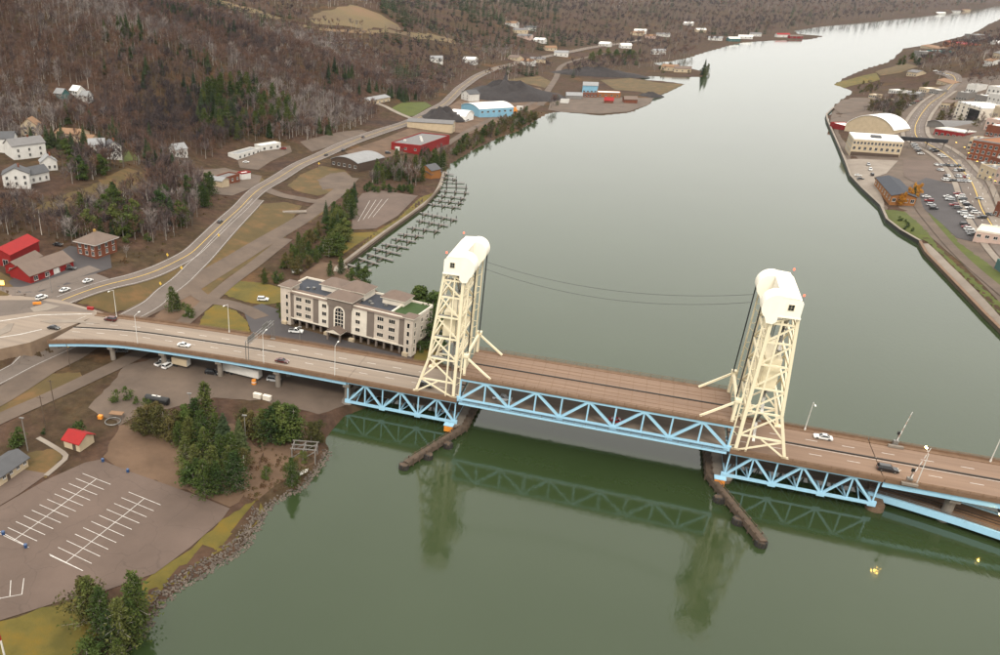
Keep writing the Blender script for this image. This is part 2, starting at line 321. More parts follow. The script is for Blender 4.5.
# ------------------------------------------------------------------ water
wm=bpy.data.materials.new('canal_water'); wm.use_nodes=True; M['water']=wm
def _water():
    nt=wm.node_tree; b=nt.nodes['Principled BSDF']; b.inputs['Roughness'].default_value=.075; b.inputs['IOR'].default_value=1.46
    geo=_n(nt,'ShaderNodeNewGeometry'); mp=_n(nt,'ShaderNodeMapping'); mp.inputs['Scale'].default_value=(1,.45,1); mp.inputs['Rotation'].default_value=(0,0,.3)
    nt.links.new(geo.outputs['Position'],mp.inputs['Vector'])
    z=_n(nt,'ShaderNodeTexNoise'); z.inputs['Scale'].default_value=.012; z.inputs['Detail'].default_value=5; nt.links.new(geo.outputs['Position'],z.inputs['Vector'])
    r=_n(nt,'ShaderNodeValToRGB'); e=r.color_ramp.elements; e[0].position=.3; e[1].position=.7; e[0].color=(.022,.036,.012,1); e[1].color=(.029,.044,.017,1)
    nt.links.new(z.outputs[0],r.inputs[0]); nt.links.new(r.outputs[0],b.inputs['Base Color'])
    w1=_n(nt,'ShaderNodeTexNoise'); w1.inputs['Scale'].default_value=.75; w1.inputs['Detail'].default_value=3; nt.links.new(mp.outputs[0],w1.inputs['Vector'])
    w2=_n(nt,'ShaderNodeTexNoise'); w2.inputs['Scale'].default_value=.05; w2.inputs['Detail'].default_value=2; nt.links.new(geo.outputs['Position'],w2.inputs['Vector'])
    mr=_n(nt,'ShaderNodeMapRange'); mr.inputs[1].default_value=.35; mr.inputs[2].default_value=.65; mr.inputs[3].default_value=.05; mr.inputs[4].default_value=.17
    nt.links.new(w2.outputs[0],mr.inputs[0])
    bp=_n(nt,'ShaderNodeBump'); bp.inputs['Distance'].default_value=.22; nt.links.new(mr.outputs[0],bp.inputs['Strength'])
    nt.links.new(w1.outputs[0],bp.inputs['Height']); nt.links.new(bp.outputs[0],b.inputs['Normal'])
_water()
wb=MB(); wb.add([(-7400,-660,0),(6400,-660,0),(6400,7700,0),(-7400,7700,0)],[(0,1,2,3)])
tag(wb.build('water','water'),kind='structure')
# ------------------------------------------------------------------ draped sheets
def lift(P2,off):
    P2=np.asarray(P2,float); r=np.hypot(P2[:,0]-CAM[0],P2[:,1]-CAM[1]); return T(P2)+off*(1+r/350)
def crom(pts,step):
    pts=[np.array(p,float) for p in pts]; out=[]; q=[2*pts[0]-pts[1]]+pts+[2*pts[-1]-pts[-2]]
    for i in range(1,len(q)-2):
        n=max(2,int(np.linalg.norm(q[i+1]-q[i])/step)); 
        for k in range(n):
            t=k/n; out.append(.5*((2*q[i])+(q[i+1]-q[i-1])*t+(2*q[i-1]-5*q[i]+4*q[i+1]-q[i+2])*t*t+(3*q[i]-q[i-1]-3*q[i+1]+q[i+2])*t**3))
    out.append(pts[-1]); return np.array(out)
def side(c):
    d=np.gradient(c,axis=0); d/=np.linalg.norm(d,axis=1)[:,None]+1e-9; return np.stack([-d[:,1],d[:,0]],1)
def strip(c,w0,w1,off,nx=4):               # a band between two offsets from a centre line
    n=side(c); s=np.linspace(0,1,nx+1); V=[];F=[]
    w0=np.broadcast_to(w0,len(c)); w1=np.broadcast_to(w1,len(c))
    for t in s: V.append(c+n*(w0+(w1-w0)*t)[:,None])
    V=np.stack(V,1).reshape(-1,2); z=lift(V,off); m=nx+1
    for i in range(len(c)-1):
        for k in range(nx): F.append((i*m+k,(i+1)*m+k,(i+1)*m+k+1,i*m+k+1))
    return np.column_stack([V,z]),F
def line_w(px,step=4): return crom([P(x,y)[:2] for x,y in px],step)
def road(name,px,w,m,off=.12,lines=(),step=4,label=None,c=None):
    c=line_w(px,step) if c is None else c; V,F=strip(c,np.array(w)/-2,np.array(w)/2,off,6); F=[f[::-1] for f in F]
    o=MB().add(V,F).build(name,m); tag(o,kind='structure')
    for a,ww,mm,dash in lines:
        if not dash:
            V,F=strip(c,a-ww/2,a+ww/2,off+.05,1); MB().add(V,[f[::-1] for f in F]).build('lane_line',mm,o)
        else:
            mb=MB()
            for k in range(0,len(c)-2,4):
                V,F=strip(c[k:k+2],a-ww/2,a+ww/2,off+.05,1); mb.add(V,[f[::-1] for f in F])
            tag(mb.build('lane_dashes',mm,o),kind='stuff')
    return o
def clip(poly,a,b,k,s):                    # keep s*p[k] <= s*a side
    out=[]
    for i in range(len(poly)):
        p,q=poly[i-1],poly[i]; ip=s*(p[k]-a)<=0; iq=s*(q[k]-a)<=0
        if ip!=iq: t=(a-p[k])/(q[k]-p[k]); out.append((p[0]+(q[0]-p[0])*t,p[1]+(q[1]-p[1])*t))
        if iq: out.append(q)
    return out
def sheet(name,px,m,off=.06,cell=5,wob=0,h=None,world=False,kind='structure',parent=None):
    w=[tuple(p) for p in px] if world else [tuple(P(x,y)[:2]) for x,y in px]
    if wob:                                # ragged natural edge
        q=[]
        for i in range(len(w)):
            a,b=np.array(w[i]),np.array(w[(i+1)%len(w)]); n=max(1,int(np.linalg.norm(b-a)/(wob*2.5)))
            for k in range(n): q.append(tuple(a+(b-a)*k/n+rng.normal(0,wob*.45,2)*(0 if n==1 else 1)))
        w=q
    xs=[p[0] for p in w]; ys=[p[1] for p in w]; mb=MB()
    cell=max(cell,max(max(xs)-min(xs),max(ys)-min(ys))/60)
    for i in range(int(min(xs)//cell),int(max(xs)//cell)+1):
        s=clip(clip(w,i*cell,0,0,-1),(i+1)*cell,0,0,1)
        if len(s)<3: continue
        for j in range(int(min(ys)//cell),int(max(ys)//cell)+1):
            q=clip(clip(s,j*cell,0,1,-1),(j+1)*cell,0,1,1)
            if len(q)<3: continue
            a=sum(q[k-1][0]*q[k][1]-q[k][0]*q[k-1][1] for k in range(len(q)))
            if abs(a)<.05: continue
            if a<0: q=q[::-1]
            z=lift(q,off) if h is None else [h]*len(q)
            mb.add([(x,y,zz) for (x,y),zz in zip(q,z)],[tuple(range(len(q)))])
    o=mb.build(name,m,parent)
    if parent is None: tag(o,kind=kind)
    return o
# ------------------------------------------------------------------ roads, lots and lawns
ZD=10.56                                   # roadway of the bridge above the water
sheet('yard',[(88,408),(128,366),(180,352),(345,385),(352,402),(318,415),(270,402),(215,398),(150,412),(120,425)],'gravel',.05,wob=1.2)
sheet('bare_bank',[(120,425),(160,420),(235,425),(262,450),(255,490),(228,508),(200,497),(130,472),(105,458)],'dirt',.05,wob=1.2)
sheet('earth_bank',[(262,420),(300,425),(322,440),(318,458),(296,476),(270,490),(258,500),(240,498),(262,460)],'dirt',.05,wob=1.2)
sheet('lawn',[(0,622),(40,610),(75,600),(100,640),(108,662),(60,690),(-60,690),(-60,640)],'grass',.06,wob=.9)
sheet('lawn',[(150,576),(190,549),(222,521),(258,498),(263,510),(250,528),(232,545),(200,565),(165,588),(150,606),(128,640),(112,640),(125,600)],'grass',.06,wob=.8)
sheet('lawn',[(20,455),(60,447),(62,458),(45,478),(20,470)],'dry',.06,wob=.6)
sheet('forecourt',[(-20,492),(0,478),(24,470),(48,474),(20,494),(0,506),(-20,515)],'lotasph',.09)
road('garden_path',[(38,438),(52,446),(66,456),(60,464),(46,476)],1.6,'pale',.12,step=2)
lot=sheet('parking_lot',[(-70,550),(0,507),(45,481),(85,463),(100,460),(130,472),(200,497),(230,509),(222,520),(190,548),(155,574),(100,593),(60,602),(0,621),(-70,645)],'lotasph',.11,4)
# lane strips under and beyond the bridge
M['tanfield']=mat('tan_field',(.24,.155,.095),(.15,.105,.065),.012,.95,.25,c3=(.185,.14,.075),detail=8,bscale=1)
HWY=[(62,301),(84,292.5),(112,284),(140,277),(180,260),(205,241),(235,213),(262,188),(300,165),(340,147),(380,132),(410,122),(438,108),(453,96),(465,85),(485,73),(510,65.5),(545,57),(585,49),(640,40)]
_hc=line_w(HWY,4); _hw=np.interp(np.arange(len(_hc)),[0,18,42,60],[8.5,8.5,10,12.5])
road('highway',HWY,_hw,'asphalt',.14,[(0*_hw,.22,'yellow',False),(_hw/2-.7,.16,'white',False),(.7-_hw/2,.16,'white',False)],c=_hc)
road('ramp_road',[(-60,408),(0,378),(28,363.5),(58,349),(100,329),(147,308),(165,293),(188,274),(214,247),(238,221),(258,200)],8,'asphalt',.13,[(3.4,.16,'white',False),(-3.4,.16,'white',False)])
road('side_road',[(-60,428),(0,397),(46,368),(69,357),(100,337),(132,317),(160,303),(190,287.5),(230,263),(268,240),(300,221),(322,205),(342,189),(352,178)],10,'gravel',.12)
road('gravel_lane',[(-60,448),(0,419),(50,397),(84,381),(137,355),(170,333),(188,319),(207,303),(230,283),(258,262),(287,239)],6.5,'gravel',.12)
road('crossing',[(190,287),(207,300),(225,303),(245,309),(262,318)],7,'gravel',.13)
road('junction_arm',[(262,188),(280,195),(300,199),(318,202),(335,197)],9,'gravel',.125)
sheet('verge',[(78,303),(100,289),(150,277),(186,261),(207,244),(232,219),(212,244),(186,271),(163,290),(142,307),(112,313)],'dry',.05,wob=.7)
sheet('verge',[(150,312),(165,298),(190,279),(216,252),(241,226),(262,204),(285,202),(302,206),(290,222),(262,238),(225,259),(188,280),(160,297)],'dry',.05,wob=.7)
sheet('verge',[(196,290),(232,268),(262,250),(300,226),(322,208),(330,210),(286,236),(256,258),(222,282),(210,296)],'dry',.05,wob=.7)
sheet('verge',[(0,388),(40,367),(62,357),(70,360),(46,374),(0,402),(-40,420),(-40,408)],'dry',.045,wob=.7)
sheet('verge',[(0,403),(50,374),(80,372),(86,378),(50,393),(0,415),(-40,432),(-40,425)],'dry',.045,wob=.7)
sheet('lawn',[(196,331),(205,312),(216,304),(236,311),(248,322),(250,334),(225,333)],'grass',.07,wob=.5)
sheet('lawn',[(222,294),(240,281),(262,283),(281,288),(281,303),(262,305),(245,302)],'grass',.07,wob=.5)
sheet('lawn',[(150,322),(165,306),(188,293),(204,302),(190,316),(172,330)],'dirt',.06,wob=.5)
sheet('lawn',[(412,362),(420,342),(432,334),(440,348),(436,362)],'grass',.06,wob=.5)
sheet('forecourt',[(243,310),(262,304),(284,312),(288,326),(350,342),(412,358),(412,366),(345,352),(252,334)],'newasph',.10)
sheet('hotel_yard',[(300,276),(320,262),(352,268),(372,286),(408,304),(424,322),(416,330),(300,300)],'dirt',.06)
# marina
mlot=sheet('marina_lot',[(352,206),(362,194),(376,190),(418,196),(398,216),(376,229),(352,230)],'lotasph',.11)
for k in range(4):
    a=P(358+k*5,222-k*1.5)[:2]; b=P(370+k*6,201-k*.6)[:2]; c=np.array([a+(b-a)*t for t in np.linspace(0,1,6)]); V,F=strip(c,-.11,.11,.17,1); MB().add(V,[f[::-1] for f in F]).build('parking_line','white',mlot)
sheet('marina_lawn',[(352,233),(376,232),(398,219),(420,198),(436,192),(424,206),(385,234),(352,258),(338,262),(340,245)],'grass',.07,wob=.5)
road('promenade',[(338,272),(344,266),(384,235.5),(424,206.5),(439,191),(446,172)],4.5,'pale',.14)
# upper lots
sheet('filling_station_lot',[(237,158),(262,148),(290,146),(292,152),(270,162),(258,170),(240,168)],'gravel',.09)
sheet('roadside_lot',[(196,170),(225,168),(262,176),(258,186),(232,196),(214,194),(200,184)],'gravel',.09)
sheet('roadside_lot',[(287,186),(300,175),(322,166),(345,170),(352,178),(338,190),(318,196),(298,192)],'dry',.07,wob=.8)
sheet('roadside_lot',[(318,180),(330,174),(345,172),(352,178),(340,188),(322,190)],'gravel',.10,wob=.8)
sheet('verge',[(240,192),(258,186),(266,181),(262,178),(250,180)],'dry',.06)
sheet('roadside_lot',[(300,142),(340,132),(362,130),(372,134),(340,144),(312,152)],'gravel',.09)
sheet('yard',[(345,152),(380,140),(420,124),(452,108),(470,118),(450,134),(420,150),(385,158),(365,163)],'dirt',.07)
sheet('yard',[(440,112),(470,92),(500,84),(540,88),(552,100),(530,112),(500,122),(470,134),(450,132)],'dirt',.065)
road('shore_lane',[(438,152),(452,141),(470,130),(492,119),(512,110),(530,104),(545,96)],6,'gravel',.12)
sheet('lawn',[(392,108),(402,103),(425,102),(432,106),(415,116),(403,117)],'green',.07)
road('drive',[(418,121),(400,114),(384,106),(372,103)],6,'pale',.12)
road('back_road',[(540,106),(547,92),(556,78),(562,66),(585,58),(620,52)],8,'gravel',.12)
sheet('dry_field',[(500,80),(540,76),(552,82),(545,88),(520,82)],'dry',.07)
sheet('peninsula_yard',[(548,110),(552,98),(580,96),(640,98),(655,98),(648,105),(628,112),(600,114)],'gravel',.07)
sheet('peninsula_field',[(600,80),(630,78),(660,83),(684,84.5),(668,92),(655,97),(640,92),(615,90)],'dry',.07)
sheet('ski_field',[(306,18),(330,10),(350,5),(380,14),(398,25),(402,30),(370,29),(340,25),(315,24)],'tanfield',.08,wob=6)
sheet('ski_field',[(218,0),(235,4),(262,11),(282,18),(275,20),(250,16),(225,8)],'tanfield',.08,wob=6)
sheet('ski_field',[(290,22),(318,28),(350,30),(410,33),(455,40),(455,44),(410,38),(360,34),(300,28)],'tanfield',.08,wob=6)
sheet('house_lawn',[(118,156),(128,150),(138,155),(140,160),(120,163)],'green',.07)
sheet('dry_field',[(50,200),(90,186),(128,168),(140,172),(150,185),(120,196),(70,212),(30,212)],'dry',.06,wob=1.5)
sheet('farmyard',[(8,282),(40,262),(70,246),(110,254),(112,268),(70,284),(40,292),(20,294)],'newasph',.09)
# the raised approach with its retaining wall
M['embwall']=mat('tan_concrete',(.36,.27,.20),(.27,.20,.15),.3,.9,.1)
eb=MB().prism([tuple(p) for p in EMB],-1,ZD-.02,0,1).build('approach_embankment',['embwall','deckgrey']); tag(eb,kind='structure')
def slab(name,px,z,m,t=.15):
    o=MB().prism([tuple(G(x,y,z)[:2]) for x,y in px],z-t,z,0).build(name,m); return tag(o,kind='structure')
slab('traffic_island',[(40,321),(52,319.5),(80,320),(100,323.5),(75,322.5),(50,323)],ZD+.13,'pale')
slab('traffic_island',[(0,330),(8,324),(14,323),(10,331),(0,335)],ZD+.13,'pale')
slab('traffic_island',[(30,308),(46,303),(60,306),(48,310),(34,312)],ZD+.13,'pale')
slab('junction_paving',[(-60,330),(0,316),(40,311),(96,312),(70,305),(40,300),(0,300),(-60,306)],ZD+.03,'asphalt',.04)
slab('junction_line',[(-20,324),(40,314.5),(92,313.5),(92,314),(40,315),(-20,324.6)],ZD+.05,'white',.03)
slab('junction_line',[(-20,340),(20,334),(42,329),(42,329.5),(20,334.6),(-20,340.6)],ZD+.05,'white',.03)
sheet('roundabout',[(58,302),(20,296),(28,290),(60,282),(96,274),(112,280),(104,288),(84,297),(76,303)],'asphalt',.10)
sheet('dry_bank',[(0,272),(14,280),(24,290),(8,298),(-10,300),(-20,280)],'dry',.06)
road('roundabout_arm',[(-40,300),(0,293),(22,291),(46,285),(72,276),(95,268)],8,'asphalt',.13)
# ------------------------------------------------------------------ right bank
sheet('town_ground',[(832,112),(850,98),(880,98),(905,100),(930,90),(960,78),(1000,75),(1060,90),(1060,300),(1000,303),(960,262),(925,232),(905,212),(886,212),(866,190),(852,172),(846,158),(838,140),(830,122)],'gravel',.05)
sheet('terrace',[(844,160),(898,161),(886,174),(874,178),(884,203),(884,208),(864,191),(852,178),(846,164)],'pale',.12)
sheet('boardwalk',[(840,148),(846,158),(853,178),(865,191),(884,207),(880,208),(862,191),(850,178),(845,164),(838,147)],'pale',.10)
sheet('boardwalk',[(920,244),(928,244),(1000,317),(1040,357),(1040,371),(1000,332),(985,317),(950,280.5),(926,255)],'pale',.12)
sheet('lawn',[(884,210),(905,212),(925,230),(946,256),(1000,304),(1040,340),(1040,357),(1000,316),(929,243),(905,233),(888,222)],'green',.09,wob=.8)
sheet('lawn',[(926,206),(944,226),(960,244),(985,262),(1012,284),(1012,303),(962,263),(938,236)],'green',.10,wob=.8)
road('foot_path',[(915,196),(920,210),(936,230),(966,262),(1000,291),(1040,325)],4.5,'gravel',.16)
dlot=sheet('waterfront_lot',[(905,189),(926,178),(972,190),(1000,224),(976,226),(976,243),(956,238),(938,221)],'newasph',.12)
sheet('upper_lot',[(903,160),(960,160),(976,189),(926,190),(904,177)],'lotasph',.11)
road('main_street',[(1060,300),(1000,238),(976,194),(958,166),(944,154),(925,143),(915,134),(917,122),(928,106),(946,92),(955,80),(940,72)],13,'asphalt',.15,[(0,.35,'yellow',False),(3,.25,'white',True),(-3,.25,'white',True)])
road('street_walk',[(1000,252),(972,204),(950,166)],5,'pale',.16,c=line_w([(1000,228),(988,206),(968,176),(956,160)],4))
_mc=line_w([(1060,300),(1000,238),(976,194),(958,166),(944,154),(925,143),(915,134),(917,122),(928,106),(946,92)],4)
for _a,_b in ((7.2,10.2),(-10.2,-7.2)):
    V,F=strip(_mc,_a,_b,.17,1); tag(MB().add(V,[f[::-1] for f in F]).build('pavement','pale'),kind='structure')
sheet('round_lawn',[(833,108),(842,100),(862,99),(872,104),(860,112),(840,114)],'gravel',.10)
sheet('point_lawn',[(832,85),(842,81),(862,76),(876,73),(880,80),(860,84),(845,88)],'grass',.08)
sheet('orange_field',[(875,72),(892,67),(905,64),(918,67),(900,73),(880,76)],'dry',.08)
# near-lot markings: two herringbone rows of stalls
def stalls(pa,pb,n,half,skip=()):
    a=P(*pa)[:2]; b=P(*pb)[:2]; 
    def ln(p,q,w=.085):
        c=np.array([p+(q-p)*t for t in np.linspace(0,1,max(2,int(np.linalg.norm(q-p)/3)))]); V,F=strip(c,-w,w,.13,1); MB().add(V,[f[::-1] for f in F]).build('parking_line','white',lot)
    ln(a,b); u=P(*half[0])[:2]-P(*half[1])[:2]
    for i in range(n):
        c=a+(b-a)*i/(n-1); ln(c-u/2,c+u/2)
stalls((96.5,479.5),(14,541),12,((110,485),(82,474)))
stalls((144.5,499),(66,563),11,((160,506),(128,493)))
def lotline(p,q):
    a=P(*p)[:2]; b=P(*q)[:2]; c=np.array([a+(b-a)*t for t in np.linspace(0,1,6)]); V,F=strip(c,-.085,.085,.13,1); MB().add(V,[f[::-1] for f in F]).build('parking_line','white',lot)
for p,q in (((0,532),(26,546)),((50,556),(82,571)),((0,599),(22,595)),((10,597),(11,581)),((22,595),(24,579)),((0,600),(-4,584))): lotline(p,q)
# seawall of the right bank, sheet piles with a concrete cap
def wall_line(name,px,z0,z1,th,m,mcap,label,cat):
    c=line_w(px,8) if False else np.array([G(x,y,0)[:2] for x,y in px]); o=thing(name,label,cat,(*c[0],0)); b=MB(); k=MB()
    n=side(c)
    for i in range(len(c)-1):
        p,q=c[i]-c[0],c[i+1]-c[0]; d=(q-p)/np.linalg.norm(q-p); p=p-d*.2
        b.beam((*p,(z0+z1)/2),(*q,(z0+z1)/2),th,z1-z0); k.beam((*p,z1+.12),(*q,z1+.12),th*1.7,.25)
    b.build('pile_wall',m,o); k.build('cap',mcap,o)
wall_line('seawall',SHORE_R[0:6],-2,1.6,.8,'timber','walk','brown sheet pile seawall along the right bank walkway below the lawn','seawall')
wall_line('seawall',SHORE_R[5:16],-2,1.9,.8,'dark','pale','dark seawall around the pale waterfront terrace on the right bank','seawall')
wall_line('seawall',[(346,266),(385,236),(425,207),(440,190)],-2,1.5,.8,'timber','timber','brown timber bulkhead along the marina promenade','seawall')
# ------------------------------------------------------------------ the lift bridge
HL,HD,BW,LS=8.28,8.46,20.6,76.0
Y0,Y1=0.0,BW
def member(name,a,b,w,h,m,par): return MB().beam(a,b,w,h).build(name,m,par)
def warren(par,x0,n,p,zb,zt,y,w,m,first_up=True,names=('diagonal','vertical')):
    # n half panels of length p; diagonals alternate between bottom and top nodes
    for i in range(n):
        up=(i%2==0)==first_up; za,zb2=(zb,zt) if up else (zt,zb)
        member(names[0],(x0+i*p,y,za),(x0+(i+1)*p,y,zb2),w,w*.9,m,par)
    for i in range(n+1):
        z_=zb if (i%2==0)==first_up else zt
        MB().box(x0+i*p-.95,y-w*.56,z_-.75,x0+i*p+.95,y+w*.56,z_+.75).build('gusset_plate',m,par)
    for i in range(n+1): member(names[1],(x0+i*p,y+.002,zb),(x0+i*p,y+.002,zt),w*.62,w*.62,m,par)
def railing(par,pts,h=1.1,m='walk',post=3.0,th=.09):
    b=MB(); pts=[np.array(p,float) for p in pts]
    for a,c in zip(pts[:-1],pts[1:]):
        for hz in (h,h*.6,h*.25): b.beam(a+(0,0,hz),c+(0,0,hz),th,th)
        n=max(1,int(np.linalg.norm(c-a)/post))
        for k in range(n): q=a+(c-a)*k/n; b.beam(q,q+(0,0,h),th*1.2)
    return b.build('railing',m,par)
# --- lift span
zt=ZD+HL; ls=thing('lift_span','raised double deck lift span between the two cream towers, light blue truss sides','bridge span',(0,0,0))
X0,X1=.6,LS-.6
MB().box(X0,.9,zt-.5,X1,BW-.9,zt).build('upper_deck','deckred',ls)
for y0,y1 in ((-.7,.9),(BW-.9,BW+.7)): MB().box(X0,y0,zt-.42,X1,y1,zt+.12).build('walkway','walk',ls)
b=MB()
for y in (4.2,6.4,14.0,16.2): b.box(X0,y-.09,zt,X1,y+.09,zt+.05)
for i in range(21): b.box(X0+i*3.72,1.0,zt+.001,X0+i*3.72+.12,BW-1,zt+.02)
tag(b.build('deck_joints','walk',ls),kind='stuff')
MB().box(X0,BW/2-.18,zt+.001,X1,BW/2+.18,zt+.3).build('median_kerb','dark',ls)
MB().box(X0,.6,ZD-.5,X1,BW-.6,ZD).build('lower_deck','deckgrey',ls)
for y0,y1 in ((-1.1,.6),(BW-.6,BW+1.1)): MB().box(X0,y0,ZD-.75,X1,y1,ZD-.2).build('edge_girder','blue',ls)
for y in (.05,BW-.05):
    MB().box(X0,y-.4,zt-1.25,X1,y+.4,zt-.43).build('top_chord','blue',ls)
    MB().box(X0,y-.35,ZD+.3,X1,y+.35,ZD+.95).build('bottom_chord','blue',ls)
    warren(ls,X0,10,(X1-X0)/10,ZD+.6,zt-.9,y,.72,'blue')
for i in range(11): 
    x=X0+.3+(X1-X0-.6)*i/10; MB().box(x-.3,.5,zt-1.7,x+.3,BW-.5,zt-.52).build('floor_beam','dark',ls)
railing(ls,[(X0,-.55,zt+.1),(X1,-.55,zt+.1)]); railing(ls,[(X0,BW+.55,zt+.1),(X1,BW+.55,zt+.1)])
railing(ls,[(X0,-.95,ZD-.25),(X1,-.95,ZD-.25)],1.0,'metal')
for sx,xe in ((1,X0+.5),(-1,X1-.5)):
    for y in (1.0,BW-1.0):
        MB().beam((xe,y,zt+.1),(xe,y,zt+6.6),.75,.8).build('lifting_post','cream',ls)
        MB().beam((xe+sx*.4,y,zt+6.0),(xe+sx*8.0,y,zt+.25),.5,.55).build('lifting_strut','cream',ls)
        MB().box(xe-.6,y-.8,zt+6.3,xe+.9,y+.8,zt+7.2).build('rope_anchor','cream',ls)
    MB().beam((xe,1,zt+6.2),(xe,BW-1,zt+6.2),.7,.9).build('portal_beam','cream',ls)
# --- towers (local x towards the approach is negative; the second one is turned round)
def tower(name,label,loc,rz):
    t=thing(name,label,'bridge tower',loc,rz); z0,z1=0.0,40.6          # local z measured from the roadway
    lv=[0,5.2,12.6,19.6,26.4,32.8,38.0,z1]
    yn,yf=.6,BW-.6
    def bx(z): return -13.0+(z/12.6)*3.6 if z<12.6 else -9.4+(z-12.6)/(z1-12.6)*2.9
    for y in (yn,yf):
        MB().beam((-.9,y,z0),(-.9,y,z1),.85,.85).build('front_leg','cream',t)
        l=MB().beam((bx(0),y,0),(bx(12.6),y,12.6),.68,.75); l.beam((bx(12.5),y,12.5),(bx(z1),y,z1),.68,.75); l.build('back_leg','cream',t)
        MB().beam((-3.4,y,0),(-3.4,y,z1),.45,.45).build('guide_post','cream',t)
        for i,z in enumerate(lv[1:-1]):
            MB().beam((bx(z),y,z),(-.9,y,z),.38,.48).build('strut','cream',t)
        for i in range(len(lv)-1):
            a,c=lv[i],lv[i+1]
            MB().beam((bx(c)+.1,y,c-.2),(-1.1,y,a+.3),.34,.42).build('diagonal','cream',t)
            if i<2: MB().beam((bx(a)+.1,y+.05,a+.3),((bx(c)-.9)/2,y+.05,c-.3),.34,.4).build('diagonal','cream',t)
        MB().box(bx(0)-.9,y-1.0,-.3,bx(0)+.9,y+1.0,.35).build('foot','cream',t)
        MB().box(-1.9,y-1.0,-.3,.1,y+1.0,.35).build('foot','cream',t)
    for k,(xf,lvl) in enumerate(((lambda z:-.9,lv[2:]),(bx,lv[2:]))):
        for i,z in enumerate(lvl[:-1]):
            MB().beam((xf(z),yn,z),(xf(z),yf,z),.5,.65).build('cross_strut','cream',t)
            if i<len(lvl)-2:
                z2=lvl[i+1]
                MB().beam((xf(z),yn,z+.2),(xf(z2),BW/2,z2-.2),.36,.45).build('cross_brace','cream',t)
                MB().beam((xf(z),yf,z+.2),(xf(z2),BW/2,z2-.2),.36,.45).build('cross_brace','cream',t)
    MB().box(-6.4,3.2,18.2,-2.6,BW-3.2,27.2).build('counterweight','cream',t)
    for y in (5,BW-5):
        for dx in (-.25,.25): MB().beam((-4.4+dx,y,27.2),(-4.4+dx,y,z1+1),.16,.16).build('counterweight_rope','rope',t)
    # machinery house with two rounded sheave hoods
    zb,ztp=z1-.1,z1+5.0
    hb=MB().extr([(-6.7,zb),(-1.6,zb),(-1.6,ztp-.3),(-5.6,ztp-.3),(-6.7,ztp-1.3)],-.5,BW+.5).box(-6.9,-.6,zb-.35,-1.4,BW+.6,zb-.001)
    hs_=hb.build('machinery_house','house',t)
    MB().add([(-5.6,-.58,ztp-.298),(-1.5,-.58,ztp-.298),(-1.5,BW+.58,ztp-.298),(-5.6,BW+.58,ztp-.298),(-5.6,-.58,ztp-.12),(-1.5,-.58,ztp+.2),(-1.5,BW+.58,ztp+.2),(-5.6,BW+.58,ztp-.12)],
        [(3,2,1,0),(4,5,6,7),(0,1,5,4),(1,2,6,5),(2,3,7,6),(3,0,4,7)]).build('roof','house',hs_)
    for y0,y1 in ((-.62,5.0),(BW-5.0,BW+.62)):
        prof=[(-1.9,zb-1.6),(-1.0,zb-2.4),(.4,zb-2.2)]
        for k in range(13):
            a=math.radians(-50+k*11.8); prof.append((-1.2+3.4*math.cos(a),zb+1.9+3.5*math.sin(a)))
        prof.append((-1.9,zb+5.4))
        MB().extr(prof,y0,y1).build('sheave_hood','house',hs_)
        for dx in np.linspace(-.42,.42,4):
            MB().beam((2.0,(y0+y1)/2+dx,zb+.8),(2.0,(y0+y1)/2+dx,zt-ZD+7.2),.2,.2).build('hoist_rope','rope',t)
    for (x,y,sg) in ((-4.2,-.5,1),(-4.2,BW+.5,-1)):
        w=MB().box(x-.75,min(y-.12*sg,y-.002*sg),zb+1.7,x+.75,max(y-.12*sg,y-.002*sg),zb+3.4).build('window_frame','cream',hs_)
        g=MB()
        for i in range(2):
            for j in range(2): g.box(x-.62+i*.65,min(y-.15*sg,y-.121*sg),zb+1.82+j*.75,x-.03+i*.65,max(y-.15*sg,y-.121*sg),zb+2.52+j*.75)
        g.build('pane','glass',w)
    b2=MB()
    for y in (-.55,BW+.55): b2.beam((-7.5,y,ztp+.2),(-1.6,y,ztp+.8),.07)
    for y in (-.3,BW+.3):
        m=MB().tube((-6.2,y,ztp-1.0),(-6.2,y,ztp+.7),.07).build('beacon_mast','metal',hs_); MB().ball((-6.2,y,ztp+.9),.26,.26,.34).build('lamp','redlamp',m)
    for y in (yn+.3,yf-.3):
        MB().beam((.75,y,1.0),(.75,y,z1-1.5),.36,.42).build('guide_column','cream',t)
        for k in range(13): z=1.5+k*2.9; MB().beam((-.9,y,z),(.75,y,z+(1.4 if k%2 else -.2)),.14,.17).build('lacing','cream',t)
    for z in lv[2:-1]:
        MB().box(bx(z)+.5,yn+.6,z-.06,-1.5,yn+2.0,z+.04).build('landing','metal',t); MB().box(-2.4,yn+2.0,z-.06,-1.4,yf-.6,z+.04).build('landing','cream',t)
    lad=MB(); lad.beam((-2.2,yn+.9,1),(-2.2,yn+.9,z1),.09); lad.beam((-2.2,yn+1.5,1),(-2.2,yn+1.5,z1),.09)
    for k in range(66): lad.beam((-2.2,yn+.9,1.2+k*.6),(-2.2,yn+1.5,1.2+k*.6),.06)
    lad.build('ladder','metal',t)
    # access stairs and landings inside
    st=MB(); s=1
    for k in range(8):
        za=2+k*4.6; st.beam((-5.2,BW-4 if s>0 else BW-8,za),(-5.2,BW-8 if s>0 else BW-4,za+4.6),.7,.12); st.box(-6.4,BW-8.6 if s>0 else BW-4.6,za+4.5,-4.4,BW-7.4 if s>0 else BW-3.4,za+4.6); s=-s
    st.build('access_stair','metal',t)
    return t
tower('lift_tower','cream steel lift tower with white machinery house, nearest the beige hotel',(-.6,0,ZD),0)
tower('lift_tower','cream steel lift tower with white machinery house, farthest from the beige hotel',(LS+.6,BW,ZD),math.pi)
